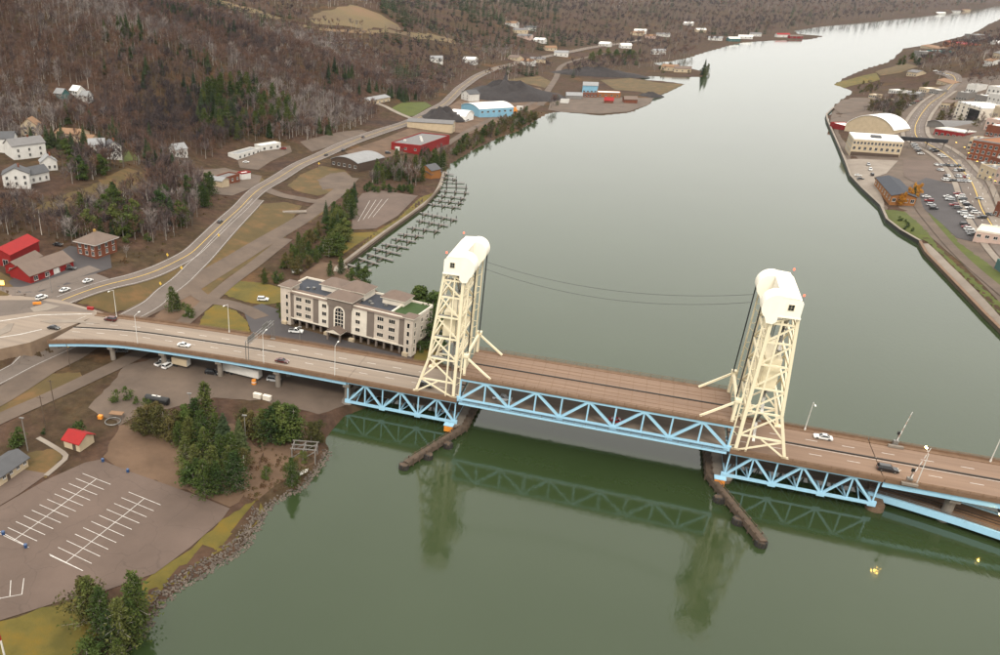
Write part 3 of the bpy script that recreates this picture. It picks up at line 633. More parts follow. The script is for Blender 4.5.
# --- road deck with kerbs, median and parapets
def bend(x): return -.0007*min(0,x+50)**2
def deck(par,xs,yn,yf,z,m='deckgrey',median=True,th=.6,rail=True):
    n=len(xs); V=[];F=[]
    def band(name,fa,fb,za,zb,mm):
        b=MB()
        for i in range(n-1):
            a0,a1,c0,c1=fa(xs[i]),fb(xs[i]),fa(xs[i+1]),fb(xs[i+1]); x,x2=xs[i],xs[i+1]
            b.add([(x,a0,za),(x2,c0,za),(x2,c1,za),(x,a1,za),(x,a0,zb),(x2,c0,zb),(x2,c1,zb),(x,a1,zb)],[(3,2,1,0),(4,5,6,7),(0,1,5,4),(2,3,7,6)]+([(3,0,4,7)] if i==0 else [])+([(1,2,6,5)] if i==n-2 else []))
        return b.build(name,mm,par)
    band('deck_slab',lambda x:yn(x)+1.9,lambda x:yf(x)-1.9,z-th,z,m)
    band('sidewalk',lambda x:yn(x)-.1,lambda x:yn(x)+1.9,z-th+.01,z+.18,'walk'); band('sidewalk',lambda x:yf(x)-1.9,lambda x:yf(x)+.1,z-th+.01,z+.18,'walk')
    if median: 
        mid=lambda x:(yn(x)+yf(x))/2+.3
        band('median_kerb',lambda x:mid(x)-.16,lambda x:mid(x)+.16,z+.001,z+.35,'dark')
        for s in (-1,1): band('lane_line',lambda x:mid(x)+s*.62-.09,lambda x:mid(x)+s*.62+.09,z+.001,z+.012,'white')
        mk=MB()
        for s in (-1,1):
            x=xs[0]+2
            while x<xs[-1]-4: y=mid(x)+s*4.1; y2=mid(x+3)+s*4.1; mk.beam((x,y,z+.008),(x+3,y2,z+.008),.2,.012); x+=9
        tag(mk.build('lane_dashes','white',par),kind='stuff')
    if rail:
        for f,e in ((yn,.12),(yf,-.12)):
            band('parapet',lambda x:f(x)+e-.14,lambda x:f(x)+e+.14,z+.18,z+.62,'walk'); railing(par,[(x,f(x)+e,z+.6) for x in xs],.6,'walk',2.5,.08)
    return band
# --- side truss spans
def truss_span(label,x0,x1,flip):
    t=thing('truss_span',label,'bridge span',(0,0,0)); xs=list(np.linspace(x0,x1,7))
    deck(t,xs,lambda x:-.6,lambda x:BW+.6,ZD,'deckgrey' if not flip else 'deckred')
    zb=ZD-HD; p=(x1-x0-.8)/6
    for y in (.5,BW-.5):
        MB().box(x0+.1,y-.4,ZD-1.35,x1-.1,y+.4,ZD-.62).build('top_chord','blue',t); MB().box(x0+.1,y-.38,zb,x1-.1,y+.38,zb+.72).build('bottom_chord','blue',t)
        warren(t,x0+.4,6,p,zb+.36,ZD-1,y,.62,'blue')
    for i in range(7):
        x=x0+.4+p*i; MB().box(x-.2,.9,ZD-1.9,x+.2,BW-.9,ZD-.61).build('floor_beam','blue',t); MB().box(x-.18,.9,zb+.05,x+.18,BW-.9,zb+.55).build('floor_beam','blue',t)
        if i<6:
            for a,c in (((x,.9),(x+p,BW-.9)),((x,BW-.9),(x+p,.9))): MB().beam((*a,zb+.3+.03*(a[1]>5)),(*c,zb+.3+.03*(a[1]>5)),.26,.2).build('lateral_brace','blue',t)
            if i in(0,5): MB().beam((x+p/2,.9,zb+.6),(x+p/2,BW-.9,ZD-1.4),.25).build('sway_brace','blue',t)
    MB().box(x0+.2,6.8,zb+.56,x1-.2,13.8,zb+.95).build('rail_deck','timber',t)
    return t
truss_span('short light blue truss span between hotel shore and its nearest cream tower',-36.6,-.15,False)
truss_span('short light blue truss span beyond the tower farthest from hotel, dark rail deck inside',LS+.15,LS+36.4,True)
# --- left viaduct on girders
xs=[-36.7]+list(range(-44,-149,-6)); xs=xs[::-1]
vn=lambda x:-.6+bend(x)-(max(0,-118-x)/30)**1.6*7.0; vf=lambda x:BW+.6+bend(x)*.85
va=thing('approach_viaduct','grey road viaduct on light blue girders passing in front of the hotel','viaduct',(0,0,0))
bd=deck(va,xs,vn,vf,ZD)
bd('girder',lambda x:vn(x)+.5,lambda x:vn(x)+.95,ZD-1.9,ZD-.61,'blue'); bd('girder',lambda x:vf(x)-.95,lambda x:vf(x)-.5,ZD-1.9,ZD-.61,'blue')
for fr in (.3,.55,.8): bd('girder',lambda x:vn(x)+(vf(x)-vn(x))*fr-.2,lambda x:vn(x)+(vf(x)-vn(x))*fr+.2,ZD-1.8,ZD-.61,'blue')
for x in (-36.9,-62,-84,-106,-126):
    for y in (vn(x)+2.4,(vn(x)+vf(x))/2,vf(x)-2.4): MB().tube((x,y,t1(x,y)-1),(x,y,ZD-3.0),.95,.95,12).build('pier_column','conc',va)
    MB().box(x-1.1,vn(x)+.9,ZD-3.1,x+1.1,vf(x)-.9,ZD-1.9).build('pier_cap','conc',va)
# --- right viaduct
va2=thing('approach_viaduct','brown road viaduct on light blue girders leaving the frame towards the right bank','viaduct',(0,0,0))
xs=[LS+36.6]+list(range(120,236,8)); vr=lambda x:-.6-max(0,x-150)*.02; vr2=lambda x:BW+.6-max(0,x-150)*.02
bd=deck(va2,xs,vr,vr2,ZD,'deckred')
for a in (.5,5,10,15,BW-.2): bd('girder',lambda x:vr(x)+a,lambda x:vr(x)+a+.45,ZD-2.3,ZD-.61,'blue')
for x in (129,160,192):
    for y in (3,BW-3): MB().tube((x,y,-2),(x,y,ZD-3.4),1.2,1.2,12).build('pier_column','conc',va2)
    MB().box(x-1.2,.5,ZD-3.5,x+1.2,BW-.5,ZD-2.3).build('pier_cap','conc',va2)
# --- lower rail approach curving out from under the right viaduct
rl=crom([(LS+37,10.2),(122,8.0),(140,2.2),(165,-9),(200,-28)],5); ra=thing('rail_approach','lower rail deck with light blue edges curving out from under the road viaduct','rail bridge',(0,0,0))
def ribbon(name,c,a,bb,z0,z1,m,par):
    n=side(c); b=MB(); A=c+n*a; B=c+n*bb; k=len(c)
    for i in range(k-1):
        b.add([(*A[i],z0),(*A[i+1],z0),(*B[i+1],z0),(*B[i],z0),(*A[i],z1),(*A[i+1],z1),(*B[i+1],z1),(*B[i],z1)],[(3,2,1,0),(4,5,6,7),(0,1,5,4),(2,3,7,6)]+([(3,0,4,7)] if i==0 else [])+([(1,2,6,5)] if i==k-2 else []))
    return b.build(name,m,par)
zr=ZD-HD+.6
ribbon('rail_deck',rl,-4.2,4.2,zr-.4,zr+.1,'walk',ra); ribbon('edge_girder',rl,-5.2,-4.21,zr-1.5,zr+.35,'blue',ra); ribbon('edge_girder',rl,4.21,5.2,zr-1.5,zr+.35,'blue',ra)
for a in (-.75,.75): ribbon('rail',rl,a-.08,a+.08,zr+.101,zr+.26,'dark',ra)
n=side(rl); railing(ra,[(*(rl[i]-n[i]*4.7),zr+.3) for i in range(len(rl))],1.0,'metal')
for i in (3,9,15):
    if i<len(rl): MB().tube((*rl[i],-2),(*rl[i],zr-1.5),1.5,1.5,14).build('pier','wetconc',ra)
# --- piers in the water
def pier(label,x,w,ztop,round_near=True,m='wetconc'):
    t=thing('bridge_pier',label,'pier',(x,0,0)); b=MB()
    poly=[(-w,2),(-w*.7,.2),(0,-.7),(w*.7,.2),(w,2),(w,BW-2),(w*.7,BW-.2),(0,BW+.7),(-w*.7,BW-.2),(-w,BW-2)]
    b.prism(poly,-3,ztop).build('shaft',m,t); MB().prism([(p[0]*1.12,(p[1]-BW/2)*1.04+BW/2) for p in poly],ztop,ztop+.8).build('cap','conc',t); return t
pier('stained concrete pier standing in water under the tower nearest the hotel',-.4,2.6,ZD-HD-.9); pier('stained concrete pier in water under the tower farthest from the hotel',LS+.4,2.6,ZD-HD-.9)
pier('concrete pier on the hotel shore at the end of the truss span',-36.6,1.9,ZD-HD-.9); 
t=thing('bridge_pier','round brown concrete pier under the right end of the far truss span','pier',(LS+37.5,0,0))
for y in (2.2,BW-2.2): MB().tube((0,y,-3),(0,y,ZD-HD-.6),2.3,2.1,18).build('column','wetconc',t); 
MB().box(-1.8,1,ZD-HD-.6,1.8,BW-1,ZD-HD+.0).build('cap','wetconc',t)
for x,lab in ((-1.2,'orange buoy fender box on the pier of the tower near the hotel'),(LS-.4,'orange buoy fender box on the pier of the far tower')):
    t=thing('pier_light_box',lab,'marker',(x-.3,-2.4,.7)); MB().box(-1.3,-.8,0,1.3,.9,2.0).build('box','orange',t); MB().box(-1.5,-.95,2.0,1.5,1.05,2.3).build('lid','blue',t); MB().box(-1.1,.9,-.3,1.1,2.2,.3).build('bracket','dark',t)
# --- timber fenders guiding ships past the piers
def fender(label,pts,dolph):
    t=thing('fender_pier',label,'fender',(*pts[0],0)); o=np.array(pts[0]); q=[np.array(p)-o for p in pts]
    for a,c in zip(q[:-1],q[1:]):
        d=(c-a)/np.linalg.norm(c-a); nn=np.array((-d[1],d[0])); L=np.linalg.norm(c-a)
        MB().beam((*a,1.9),(*c,1.9),1.7,.3).build('walkway','timber',t)
        for s in (-.8,.8): MB().beam((*(a+nn*s),1.2),(*(c+nn*s),1.2),.25,1.2).build('waling','timber',t); MB().beam((*(a+nn*s),2.6),(*(c+nn*s),2.6),.1,.1).build('handrail','timber',t)
        for k in range(int(L/3)+1):
            for s in (-.85,.85): p=a+d*min(L,k*3)+nn*s; MB().tube((*p,-3),(*p,2.7),.2,.2,6).build('pile','timber',t)
    for x,y in dolph:
        p=np.array((x,y))-o
        for k in range(10): a=k*.628; MB().tube((p[0]+1.35*math.cos(a),p[1]+1.35*math.sin(a),-3),(p[0]+1.1*math.cos(a),p[1]+1.1*math.sin(a),1.3+.4*random.random()),.42,.38,7).build('pile','dark',t)
        MB().tube((*p,.6),(*p,1.5),1.35,1.3,12).build('cluster_band','timber',t)
fender('angled timber fender with round pile clusters beside the pier nearest the hotel',[(3.4,36),(3.0,0.5),tuple(G(406,462,2)[:2])],[tuple(G(404,466,.8)[:2]),tuple(G(428,456,.8)[:2]),tuple(G(448,445,.8)[:2])])
fender('angled timber fender with round pile clusters beside the pier farthest from the hotel',[(LS-3.8,36),(LS-3.2,0),tuple(G(764,541,2)[:2])],[tuple(G(761,543,.8)[:2]),tuple(G(738,521,.8)[:2]),tuple(G(719,499,.8)[:2])])
# --- cables slung between the towers
for zs,zm,y,lab in ((50.3,46.3,16.5,'upper slack dark cable slung between the two tower tops'),(48.4,43.9,15.5,'lower slack dark cable slung between the two tower tops')):
    b=MB(); pts=[(1.5+73*k/24,y,zs-(zs-zm)*4*(k/24)*(1-k/24)) for k in range(25)]
    for a,c in zip(pts[:-1],pts[1:]): b.tube(a,c,.06,.06,5,caps=False)
    tag(b.build('power_cable','rope'),lab,'cable')
# ------------------------------------------------------------------ buildings
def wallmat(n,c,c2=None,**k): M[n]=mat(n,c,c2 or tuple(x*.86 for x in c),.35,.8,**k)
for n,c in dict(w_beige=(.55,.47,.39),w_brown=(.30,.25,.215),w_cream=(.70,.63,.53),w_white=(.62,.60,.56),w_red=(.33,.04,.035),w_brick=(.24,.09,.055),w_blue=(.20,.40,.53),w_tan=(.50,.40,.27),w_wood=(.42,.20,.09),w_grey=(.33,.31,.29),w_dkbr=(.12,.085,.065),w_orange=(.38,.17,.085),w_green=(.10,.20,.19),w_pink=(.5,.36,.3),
    r_brown=(.235,.18,.15),r_grey=(.27,.26,.255),r_dark=(.055,.06,.075),r_white=(.85,.83,.79),r_red=(.40,.045,.03),r_tan=(.35,.22,.14),r_black=(.03,.03,.034),r_slate=(.13,.13,.135),gold=(.45,.30,.12),r_green=(.045,.085,.018),r_lgrey=(.42,.42,.42)).items(): wallmat(n,c)
for n,c in dict(w_brickwall=(.30,.105,.06)).items():
    wallmat(n,c)
WIN={}
def winmesh(w,h,frame='w_white',cols=2,rows=1):
    k=(round(w,2),round(h,2),frame,cols,rows)
    if k not in WIN:
        b=MB(); f=.09
        b.box(-w/2-f,-.10,-f,w/2+f,-.02,0); b.box(-w/2-f,-.10,h,w/2+f,-.02,h+f); b.box(-w/2-f,-.10,0,-w/2,-.02,h); b.box(w/2,-.10,0,w/2+f,-.02,h)
        for i in range(1,cols): x=-w/2+w*i/cols; b.box(x-.04,-.09,0,x+.04,-.02,h)
        for i in range(1,rows): z=h*i/rows; b.box(-w/2,-.088,z-.04,w/2,-.022,z+.04)
        b.add([(-w/2,-.03,0),(w/2,-.03,0),(w/2,-.03,h),(-w/2,-.03,h)],[(0,1,2,3)],1)
        b.box(-w/2-f-.05,-.2,-f-.08,w/2+f+.05,-.02,-f-.002)
        WIN[k]=b.mesh('window',[frame,'glass'])
    return WIN[k]
def window(par,x,y,z,w,h,face='f',frame='w_white',cols=2,rows=1):
    o=link('window',winmesh(w,h,frame,cols,rows),par,(x,y,z)); o.rotation_euler=(0,0,{'f':0,'r':math.pi/2,'l':-math.pi/2,'b':math.pi}[face]); return o
def frame_of(A,B):
    a=P(*A); b=P(*B); d=b[:2]-a[:2]; return a,float(np.hypot(*d)),math.atan2(d[1],d[0])
def gable(par,x0,x1,y0,y1,z,rise,rm,wm,axis='x',ov=.5,t=.25,name='roof'):
    b=MB(); 
    if axis=='x':
        c=(y0+y1)/2; s=rise/((y1-y0)/2); yo=ov
        for sg,ye in ((-1,y0-yo),(1,y1+yo)):
            ze=z-yo*s; V=[(x0-ov,ye,ze),(x1+ov,ye,ze),(x1+ov,c,z+rise),(x0-ov,c,z+rise)]; V=V+[(p[0],p[1],p[2]+t) for p in V]
            b.add(V,[(0,1,2,3),(7,6,5,4),(0,4,5,1),(1,5,6,2),(2,6,7,3),(3,7,4,0)] if sg>0 else [(3,2,1,0),(4,5,6,7),(1,5,4,0),(2,6,5,1),(3,7,6,2),(0,4,7,3)])
        for x in (x0,x1): MB().add([(x,y0,z),(x,y1,z),(x,c,z+rise)],[(0,1,2)]).build('gable_wall',wm,par)
    else:
        c=(x0+x1)/2; s=rise/((x1-x0)/2)
        for sg,xe in ((-1,x0-ov),(1,x1+ov)):
            ze=z-ov*s; V=[(xe,y0-ov,ze),(xe,y1+ov,ze),(c,y1+ov,z+rise),(c,y0-ov,z+rise)]; V=V+[(p[0],p[1],p[2]+t) for p in V]
            b.add(V,[(0,1,2,3),(7,6,5,4),(0,4,5,1),(1,5,6,2),(2,6,7,3),(3,7,4,0)])
        for y in (y0,y1): MB().add([(x0,y,z),(x1,y,z),(c,y,z+rise)],[(0,1,2)]).build('gable_wall',wm,par)
    return b.build(name,rm,par)
def hip(par,x0,x1,y0,y1,z,rise,rm,ov=.7,fascia='w_cream',name='roof'):
    x0-=ov;x1+=ov;y0-=ov;y1+=ov; w,d=x1-x0,y1-y0; i=min(w,d)/2
    if w>=d: r=[(x0+i,(y0+y1)/2),(x1-i,(y0+y1)/2)]
    else: r=[((x0+x1)/2,y0+i),((x0+x1)/2,y1-i)]
    V=[(x0,y0,z),(x1,y0,z),(x1,y1,z),(x0,y1,z),(*r[0],z+rise),(*r[1],z+rise)]
    F=[(0,1,5,4),(1,2,5),(2,3,4,5),(3,0,4)] if w>=d else [(0,1,4),(1,2,5,4),(2,3,5),(3,0,4,5)]
    o=MB().add(V,F).add(V[:4],[(3,2,1,0)]).build(name,rm,par); MB().box(x0+.08,y0+.08,z-.35,x1-.08,y1-.08,z-.002).build('fascia',fascia,o); return o
def flat(par,x0,x1,y0,y1,z,rm,pm,ph=.7,pt=.35):
    o=MB().box(x0+pt,y0+pt,z-.2,x1-pt,y1-pt,z).build('roof',rm,par); b=MB()
    b.box(x0-.05,y0-.05,z-.2,x1+.05,y0+pt,z+ph); b.box(x0-.05,y1-pt,z-.2,x1+.05,y1+.05,z+ph); b.box(x0-.05,y0+pt,z-.2,x0+pt,y1-pt,z+ph); b.box(x1-pt,y0+pt,z-.2,x1+.05,y1-pt,z+ph)
    b.build('parapet',pm,o); return o
def arch(par,x0,x1,y0,y1,z,rise,rm,wm,axis='y',n=14,t=.35):
    b=MB(); g=MB(); lo,hi=(x0,x1) if axis=='y' else (y0,y1); c=(lo+hi)/2; h=(hi-lo)/2; R=(h*h+rise*rise)/(2*rise); a0=math.asin(min(1,h/R))
    pr=[(c+R*math.sin(-a0+2*a0*k/n),z+rise-R+R*math.cos(-a0+2*a0*k/n)) for k in range(n+1)]; po=[(c+(R+t)*math.sin(-a0+2*a0*k/n),z+rise-R+(R+t)*math.cos(-a0+2*a0*k/n)) for k in range(n+1)]
    e0,e1=((y0-.6,y1+.6) if axis=='y' else (x0-.6,x1+.6)); f=(lambda u,e,w:(u,e,w)) if axis=='y' else (lambda u,e,w:(e,u,w))
    for k in range(n):
        V=[f(*q) for q in ((pr[k][0],e0,pr[k][1]),(pr[k+1][0],e0,pr[k+1][1]),(pr[k+1][0],e1,pr[k+1][1]),(pr[k][0],e1,pr[k][1]),(po[k][0],e0,po[k][1]),(po[k+1][0],e0,po[k+1][1]),(po[k+1][0],e1,po[k+1][1]),(po[k][0],e1,po[k][1]))]
        b.add(V,[(0,1,2,3),(4,5,6,7),(0,1,5,4),(2,3,7,6)])
    for e in (e0+.6,e1-.6): MB().add([f(u,e,w) for u,w in pr],[tuple(range(n+1))]).build('gable_wall',wm,par)
    return b.build('roof',rm,par)
def bld(name,label,cat,A,B,depth,H,roof='flat',wm='w_white',rm='r_grey',rise=2.5,wins=(),axis='x',group=None,W_=None,door=None,ov=.5,pm=None,chim=False,z=None,vents=0):
    a,w,rz=frame_of(A,B); w=W_ or w; z0=a[2] if z is None else z; t=thing(name,label,cat,(a[0],a[1],z0),rz,group)
    MB().box(0,0,-3,w,depth,H).build('wall',wm,t)
    if roof=='flat': r=flat(t,0,w,0,depth,H+.02,rm,pm or wm)
    elif roof=='gable': r=gable(t,0,w,0,depth,H,rise,rm,wm,axis,ov)
    elif roof=='hip': r=hip(t,0,w,0,depth,H,rise,rm,ov,'w_white')
    else: r=arch(t,0,w,0,depth,H-.01,rise,rm,wm,axis)
    for f,n,m,ww,wh,zs,dz in wins:
        L=w if f in 'fb' else depth
        for j in range(m):
            for i in range(n):
                u=L*(i+.5)/n; p={'f':(u,0),'r':(w,u),'l':(0,u),'b':(u,depth)}[f]; window(t,*p,zs+j*dz,ww,wh,f)
    if door: x,dw,dh,dm=door; MB().box(x-dw/2,-.12,-.2,x+dw/2,-.01,dh).build('door',dm,t)
    if chim: MB().box(w*.6,depth*.5-.5,H,w*.6+.9,depth*.5+.4,H+rise+1.4).build('chimney','w_brick',r)
    for k in range(vents):
        x=w*(.2+.6*((k*.618)%1)); y=depth*(.25+.5*((k*.383)%1)); MB().box(x-.9,y-.7,H,x+.9,y+.7,H+1.3).build('roof_unit','w_white',r)
    return t,w
# --- the hotel by the bridge
def hotel():
    a,w,rz=frame_of((283,322.5),(409.5,356.5)); w=59.5; t=thing('hotel','long beige and brown four storey hotel with brown hipped roof pavilions beside the viaduct','building',(a[0],a[1],2.4),rz); D=18.0; t.scale=(.97,.97,.97)
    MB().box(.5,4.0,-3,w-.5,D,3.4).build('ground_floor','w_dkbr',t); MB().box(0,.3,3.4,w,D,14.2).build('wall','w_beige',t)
    for x0,x1,m,pr in ((2.4,5.4,'w_brown',.25),(15.1,17.9,'w_brown',.25),(17.9,22.9,'w_cream',.4),(22.9,33.2,'w_brown',.9),(33.2,40.2,'w_cream',.4),(40.2,43.2,'w_brown',.25),(54.2,57.4,'w_brown',.25)):
        MB().box(x0,.3-pr,3.4,x1,.29,14.2 if m!='w_brown' or pr<.5 else 15.6).build('wall_bay',m,t)
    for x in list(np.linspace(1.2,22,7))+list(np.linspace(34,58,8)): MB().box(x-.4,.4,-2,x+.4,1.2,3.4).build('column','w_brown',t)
    for x0,x1 in ((0,22.9),(33.2,w)): MB().box(x0+.05,-.2,3.05,x1-.05,.29,3.55).build('string_course','w_cream',t)
    for x in (8,12.5,46,51):
        for k in range(3): window(t,x,.3,4.6+k*3.3,2.6,1.6,cols=3,frame='w_cream')
    for x in (20.6,36.2):
        for k in range(3): window(t,x,-.1,4.6+k*3.3,1.9,1.5,cols=2,frame='w_cream')
    # tall arched window of the middle bay
    y=-.62; b=MB(); pr=[]; po=[]
    for k in range(13): q=math.pi*k/12; pr.append((28-1.9*math.cos(q),11.0+1.9*math.sin(q))); po.append((28-2.6*math.cos(q),11.0+2.6*math.sin(q)))
    b.add([(26.1,y-.02,4.6),(29.9,y-.02,4.6)]+[(x,y-.02,z) for x,z in pr[::-1]],[tuple(range(15))])
    aw=b.build('arched_window','glass',t); f=MB(); out=[(25.4,4.2)]+po+[(30.6,4.2)]; inn=[(26.1,4.6)]+pr+[(29.9,4.6)]
    for k in range(len(out)-1): f.add([(out[k][0],y-.12,out[k][1]),(out[k+1][0],y-.12,out[k+1][1]),(inn[k+1][0],y-.12,inn[k+1][1]),(inn[k][0],y-.12,inn[k][1])],[(3,2,1,0)])
    f.box(25.4,y-.13,4.0,30.6,y-.01,4.6)
    for z in (6.4,8.0,9.6,11.1): f.box(26.1,y-.10,z-.1,29.9,y-.03,z+.1)
    for x in (27.3,28.7): f.box(x-.08,y-.095,4.6,x+.08,y-.035,12.5)
    f.build('frame','w_cream',aw)
    for x in list(np.linspace(3.3,14.8,4)): pass
    for k in range(3):
        for yy in (4,8.5,13): window(t,w,yy,4.6+k*3.3,1.4,1.6,'r',cols=2,frame='w_cream'); window(t,0,yy,4.6+k*3.3,1.4,1.6,'l',cols=2,frame='w_cream')
    flat(t,0,w,.3,D,14.25,'r_dark','w_cream',.75,.4)
    # sloped brown eaves band along the front
    for x0,x1 in ((3.2,22.7),(33.4,57)):
        MB().add([(x0,-.55,14.3),(x1,-.55,14.3),(x1,1.9,15.5),(x0,1.9,15.5),(x0,1.9,14.3),(x1,1.9,14.3)],[(0,1,2,3),(3,2,5,4),(0,3,4),(1,5,2),(0,4,5,1)]).build('eaves_roof','r_brown',t)
    def pav(x0,x1,y0,y1,z1,rise,wm='w_cream',zb=13):
        MB().box(x0,y0,zb,x1,y1,z1).build('pavilion_wall',wm,t); hip(t,x0,x1,y0,y1,z1+.36,rise,'r_brown',.8)
    pav(-.6,4.2,-.4,6.4,16.4,1.2,'w_beige',0); pav(13,22,9.5,17.6,16.6,2.4); pav(22.4,33.6,-.7,6.8,16.2,2.6,'w_brown'); pav(23.5,34,8.2,17,17.2,3.0); pav(41,50.5,10.5,17.6,16.6,2.4); pav(56.8,60.3,-.7,3.2,15.4,1.1,'w_beige',0)
    for k in range(4): window(t,-.6,3,1.5+k*3.3,1.1,1.7,'l',frame='w_cream'); window(t,58.5,-.7,1.5+k*3.3,1.0,1.9,frame='w_cream',cols=1); window(t,2.6,-.4,1.5+k*3.3,1.0,1.9,frame='w_cream',cols=1); window(t,60.3,1.2,1.5+k*3.3,1.0,1.9,'r',frame='w_cream',cols=1)
    MB().box(49.6,4.0,14.252,58.6,17,14.5).build('green_roof','r_green',t); MB().box(48.9,1.9,14.252,49.6,17.4,15.0).build('parapet','w_cream',t)
    for x,yy in ((8,7),(10,8.5),(37,8),(39,6),(44,8)): MB().box(x-.6,yy-.5,14.26,x+.6,yy+.5,15.1).build('roof_unit','metal',t)
    # entrance canopy
    c=MB().box(24.5,-5.2,3.6,31.5,-.62,4.0).build('canopy','w_cream',t)
    gable(t,24.8,31.2,-5.0,-.65,4.02,1.4,'r_brown','w_cream','y',.3,.15,'canopy_roof')
    for x in (25.2,30.8): MB().box(x-.35,-4.9,-2,x+.35,-4.2,3.6).build('canopy_column','w_brown',t)
    for x in (1.5,22.4,34,57.8): MB().box(x-1.1,-1.6,-2,x+1.1,-.25,1.4).build('planter','w_tan',t)
hotel()
# --- left bank buildings
bld('red_store','long low red building with flat grey roof beside the marina woods','building',(391,149.5),(420,155),56,5.2,'flat','w_red','r_grey',vents=5,wins=[('f',3,1,2,1.4,1.5,3)],door=(6,4,3,'w_white'))
bld('quonset_hall','wide hall with low curved grey roof by the highway','building',(331,165),(358,172),30,4.5,'arch','w_dkbr','r_lgrey',rise=3,axis='y',wins=[('f',5,1,2.2,1.8,1,3)])
bld('long_shed','long grey roofed shed with cream end wall below the black heap','shed',(407,127),(452,133.5),12,5,'gable','w_tan','r_grey',rise=2.2,wins=[('r',1,1,2,1.5,1.5,3)])
bld('blue_hall','light blue hall with white curved roof on the shore yard','building',(461,110.5),(479,117.5),40,6.0,'arch','w_blue','r_white',rise=3.5,axis='y',wins=[('r',6,1,2.5,1.6,2.5,3)])
bld('white_shelter','white domed salt shelter in front of the blue hall','shed',(449,119),(465,122),20,3.5,'arch','r_white','r_white',rise=4.5,axis='x',door=(9,5,4,'r_black'))
bld('white_house','small white gabled house behind the blue hall','house',(461,99),(469,101.5),14,7,'gable','w_white','r_slate',rise=3.5,axis='y',wins=[('f',2,2,1.3,1.6,1.2,3)])
bld('wood_lodge','orange timber lodge with blue grey roofs hidden in the marina trees','house',(419,176),(431,179),10,5.5,'gable','w_wood','r_slate',rise=3,axis='y',wins=[('f',2,1,1.5,1.5,1.5,3)])
bld('wood_lodge_wing','low grey roofed wing standing beside the orange timber lodge','house',(431,179),(441,177),9,3,'gable','w_wood','r_slate',rise=1.8)
bld('red_barn','long red barn with brown roof and white doors facing the road','barn',(31,284),(74,267),13,3.6,'gable','w_red','r_brown',rise=3.4,wins=[('f',4,1,2.0,1.8,.9,3)],door=(14,3,3,'w_white'))
bld('red_roof_barn','barn with bright red metal roof and white front','barn',(12,268),(40,251),11,6,'gable','w_red','r_red',rise=2.6,wins=[('l',2,1,2.5,2.5,1,3)])
bld('red_wing_barn','small red barn with brown roof between the two larger barns','barn',(20,276),(43,263),7,4,'gable','w_red','r_brown',rise=2,wins=[('l',1,1,2.5,2.5,.6,3)])
t,_=bld('brick_house','square red brick house with brown hipped roof and golden cupola','house',(78,254),(97,259.5),13.5,6.4,'hip','w_brick','r_brown',rise=3.6,ov=1.2,wins=[('f',3,1,1.6,1.8,3.6,3),('f',3,1,1.6,1.8,.8,3),('r',3,2,1.4,1.8,.8,2.9)])
MB().ball((5.6,6.7,10.2),.8,.8,1.0).build('cupola','gold',t)
for i,(A,B,d,h,ax,rm,lab) in enumerate([((4,188),(31,189),11,7,'y','r_slate','white house with dark slate gable nearest the orange slope'),((31,184),(50,180),8,5,'x','r_slate','low white house with dark roof right of the slate gabled house'),
   ((14,160),(47,156),13,8,'x','r_grey','big white house with long grey roof among bare trees'),((-4,152),(16,154),10,8,'x','r_slate','white house with dark roof at the left edge of frame'),
   ((42,171),(58,170),8,5,'y','r_lgrey','small white shed house between the slate gabled house and bare trees'),((90,157),(106,158),10,7,'x','r_lgrey','white house left of the bright green garden'),((107,159),(123,160.5),10,7,'y','r_slate','white gabled house touching the bright green garden'),((176,157),(188,158),9,5,'x','r_lgrey','lone white house at the foot of the forest')]):
    bld('white_house',lab,'house',A,B,d,h,'gable','w_white',rm,rise=3.2,axis=ax,wins=[('f',3,2 if h>6 else 1,1.2,1.7,1.0,3.2),('r',3,2 if h>6 else 1,1.2,1.7,1.0,3.2)],chim=i%2==0)
bld('cream_house','cream gabled house on the hill above the white houses','house',(22,135),(38,137),10,6.5,'gable','w_tan','r_tan',rise=4,axis='y',wins=[('f',2,2,1.6,1.6,.8,3)])
bld('tan_house','long low house with tan roof on the hill','house',(56,139),(80,143),12,4,'gable','w_tan','r_tan',rise=2.4,wins=[('f',5,1,1.6,1.4,1.2,3)])
bld('tan_garage','small garage with tan roof at the end of the long low house','house',(80,144),(92,146),9,3.5,'gable','w_tan','r_tan',rise=2,door=(3,3,2.6,'w_white'))
bld('white_store','low white flat roofed shop by the lot below the forest','shop',(238,160),(260,152),9,3.6,'flat','w_white','r_lgrey',wins=[('f',5,1,2,1.6,1,3)])
bld('white_annex','white shop annex below the conifers, right of the low shop','shop',(261,151.5),(281,149),8,3.8,'flat','w_white','r_white',wins=[('f',3,1,2,1.6,1,3)])
bld('brick_store','small red brick building on the lot beside the highway','shop',(225,185),(240,182),9,4,'flat','w_brick','r_grey',wins=[('f',3,1,1.6,1.5,1.2,3)])
bld('tan_shed','low tan shed left of the small brick building','shed',(205,184),(222,188),8,3.2,'gable','w_tan','r_lgrey',rise=1.5)
bld('white_kiosk','small white kiosk with red band at the highway junction','shop',(242,180),(251,179),5,4,'flat','w_white','r_white',pm='w_red')
bld('white_station','long cream building on the drive at the wood edge','building',(369,106),(390,101),14,5,'gable','w_tan','r_lgrey',rise=2,wins=[('f',5,1,2,1.5,1.2,3)])
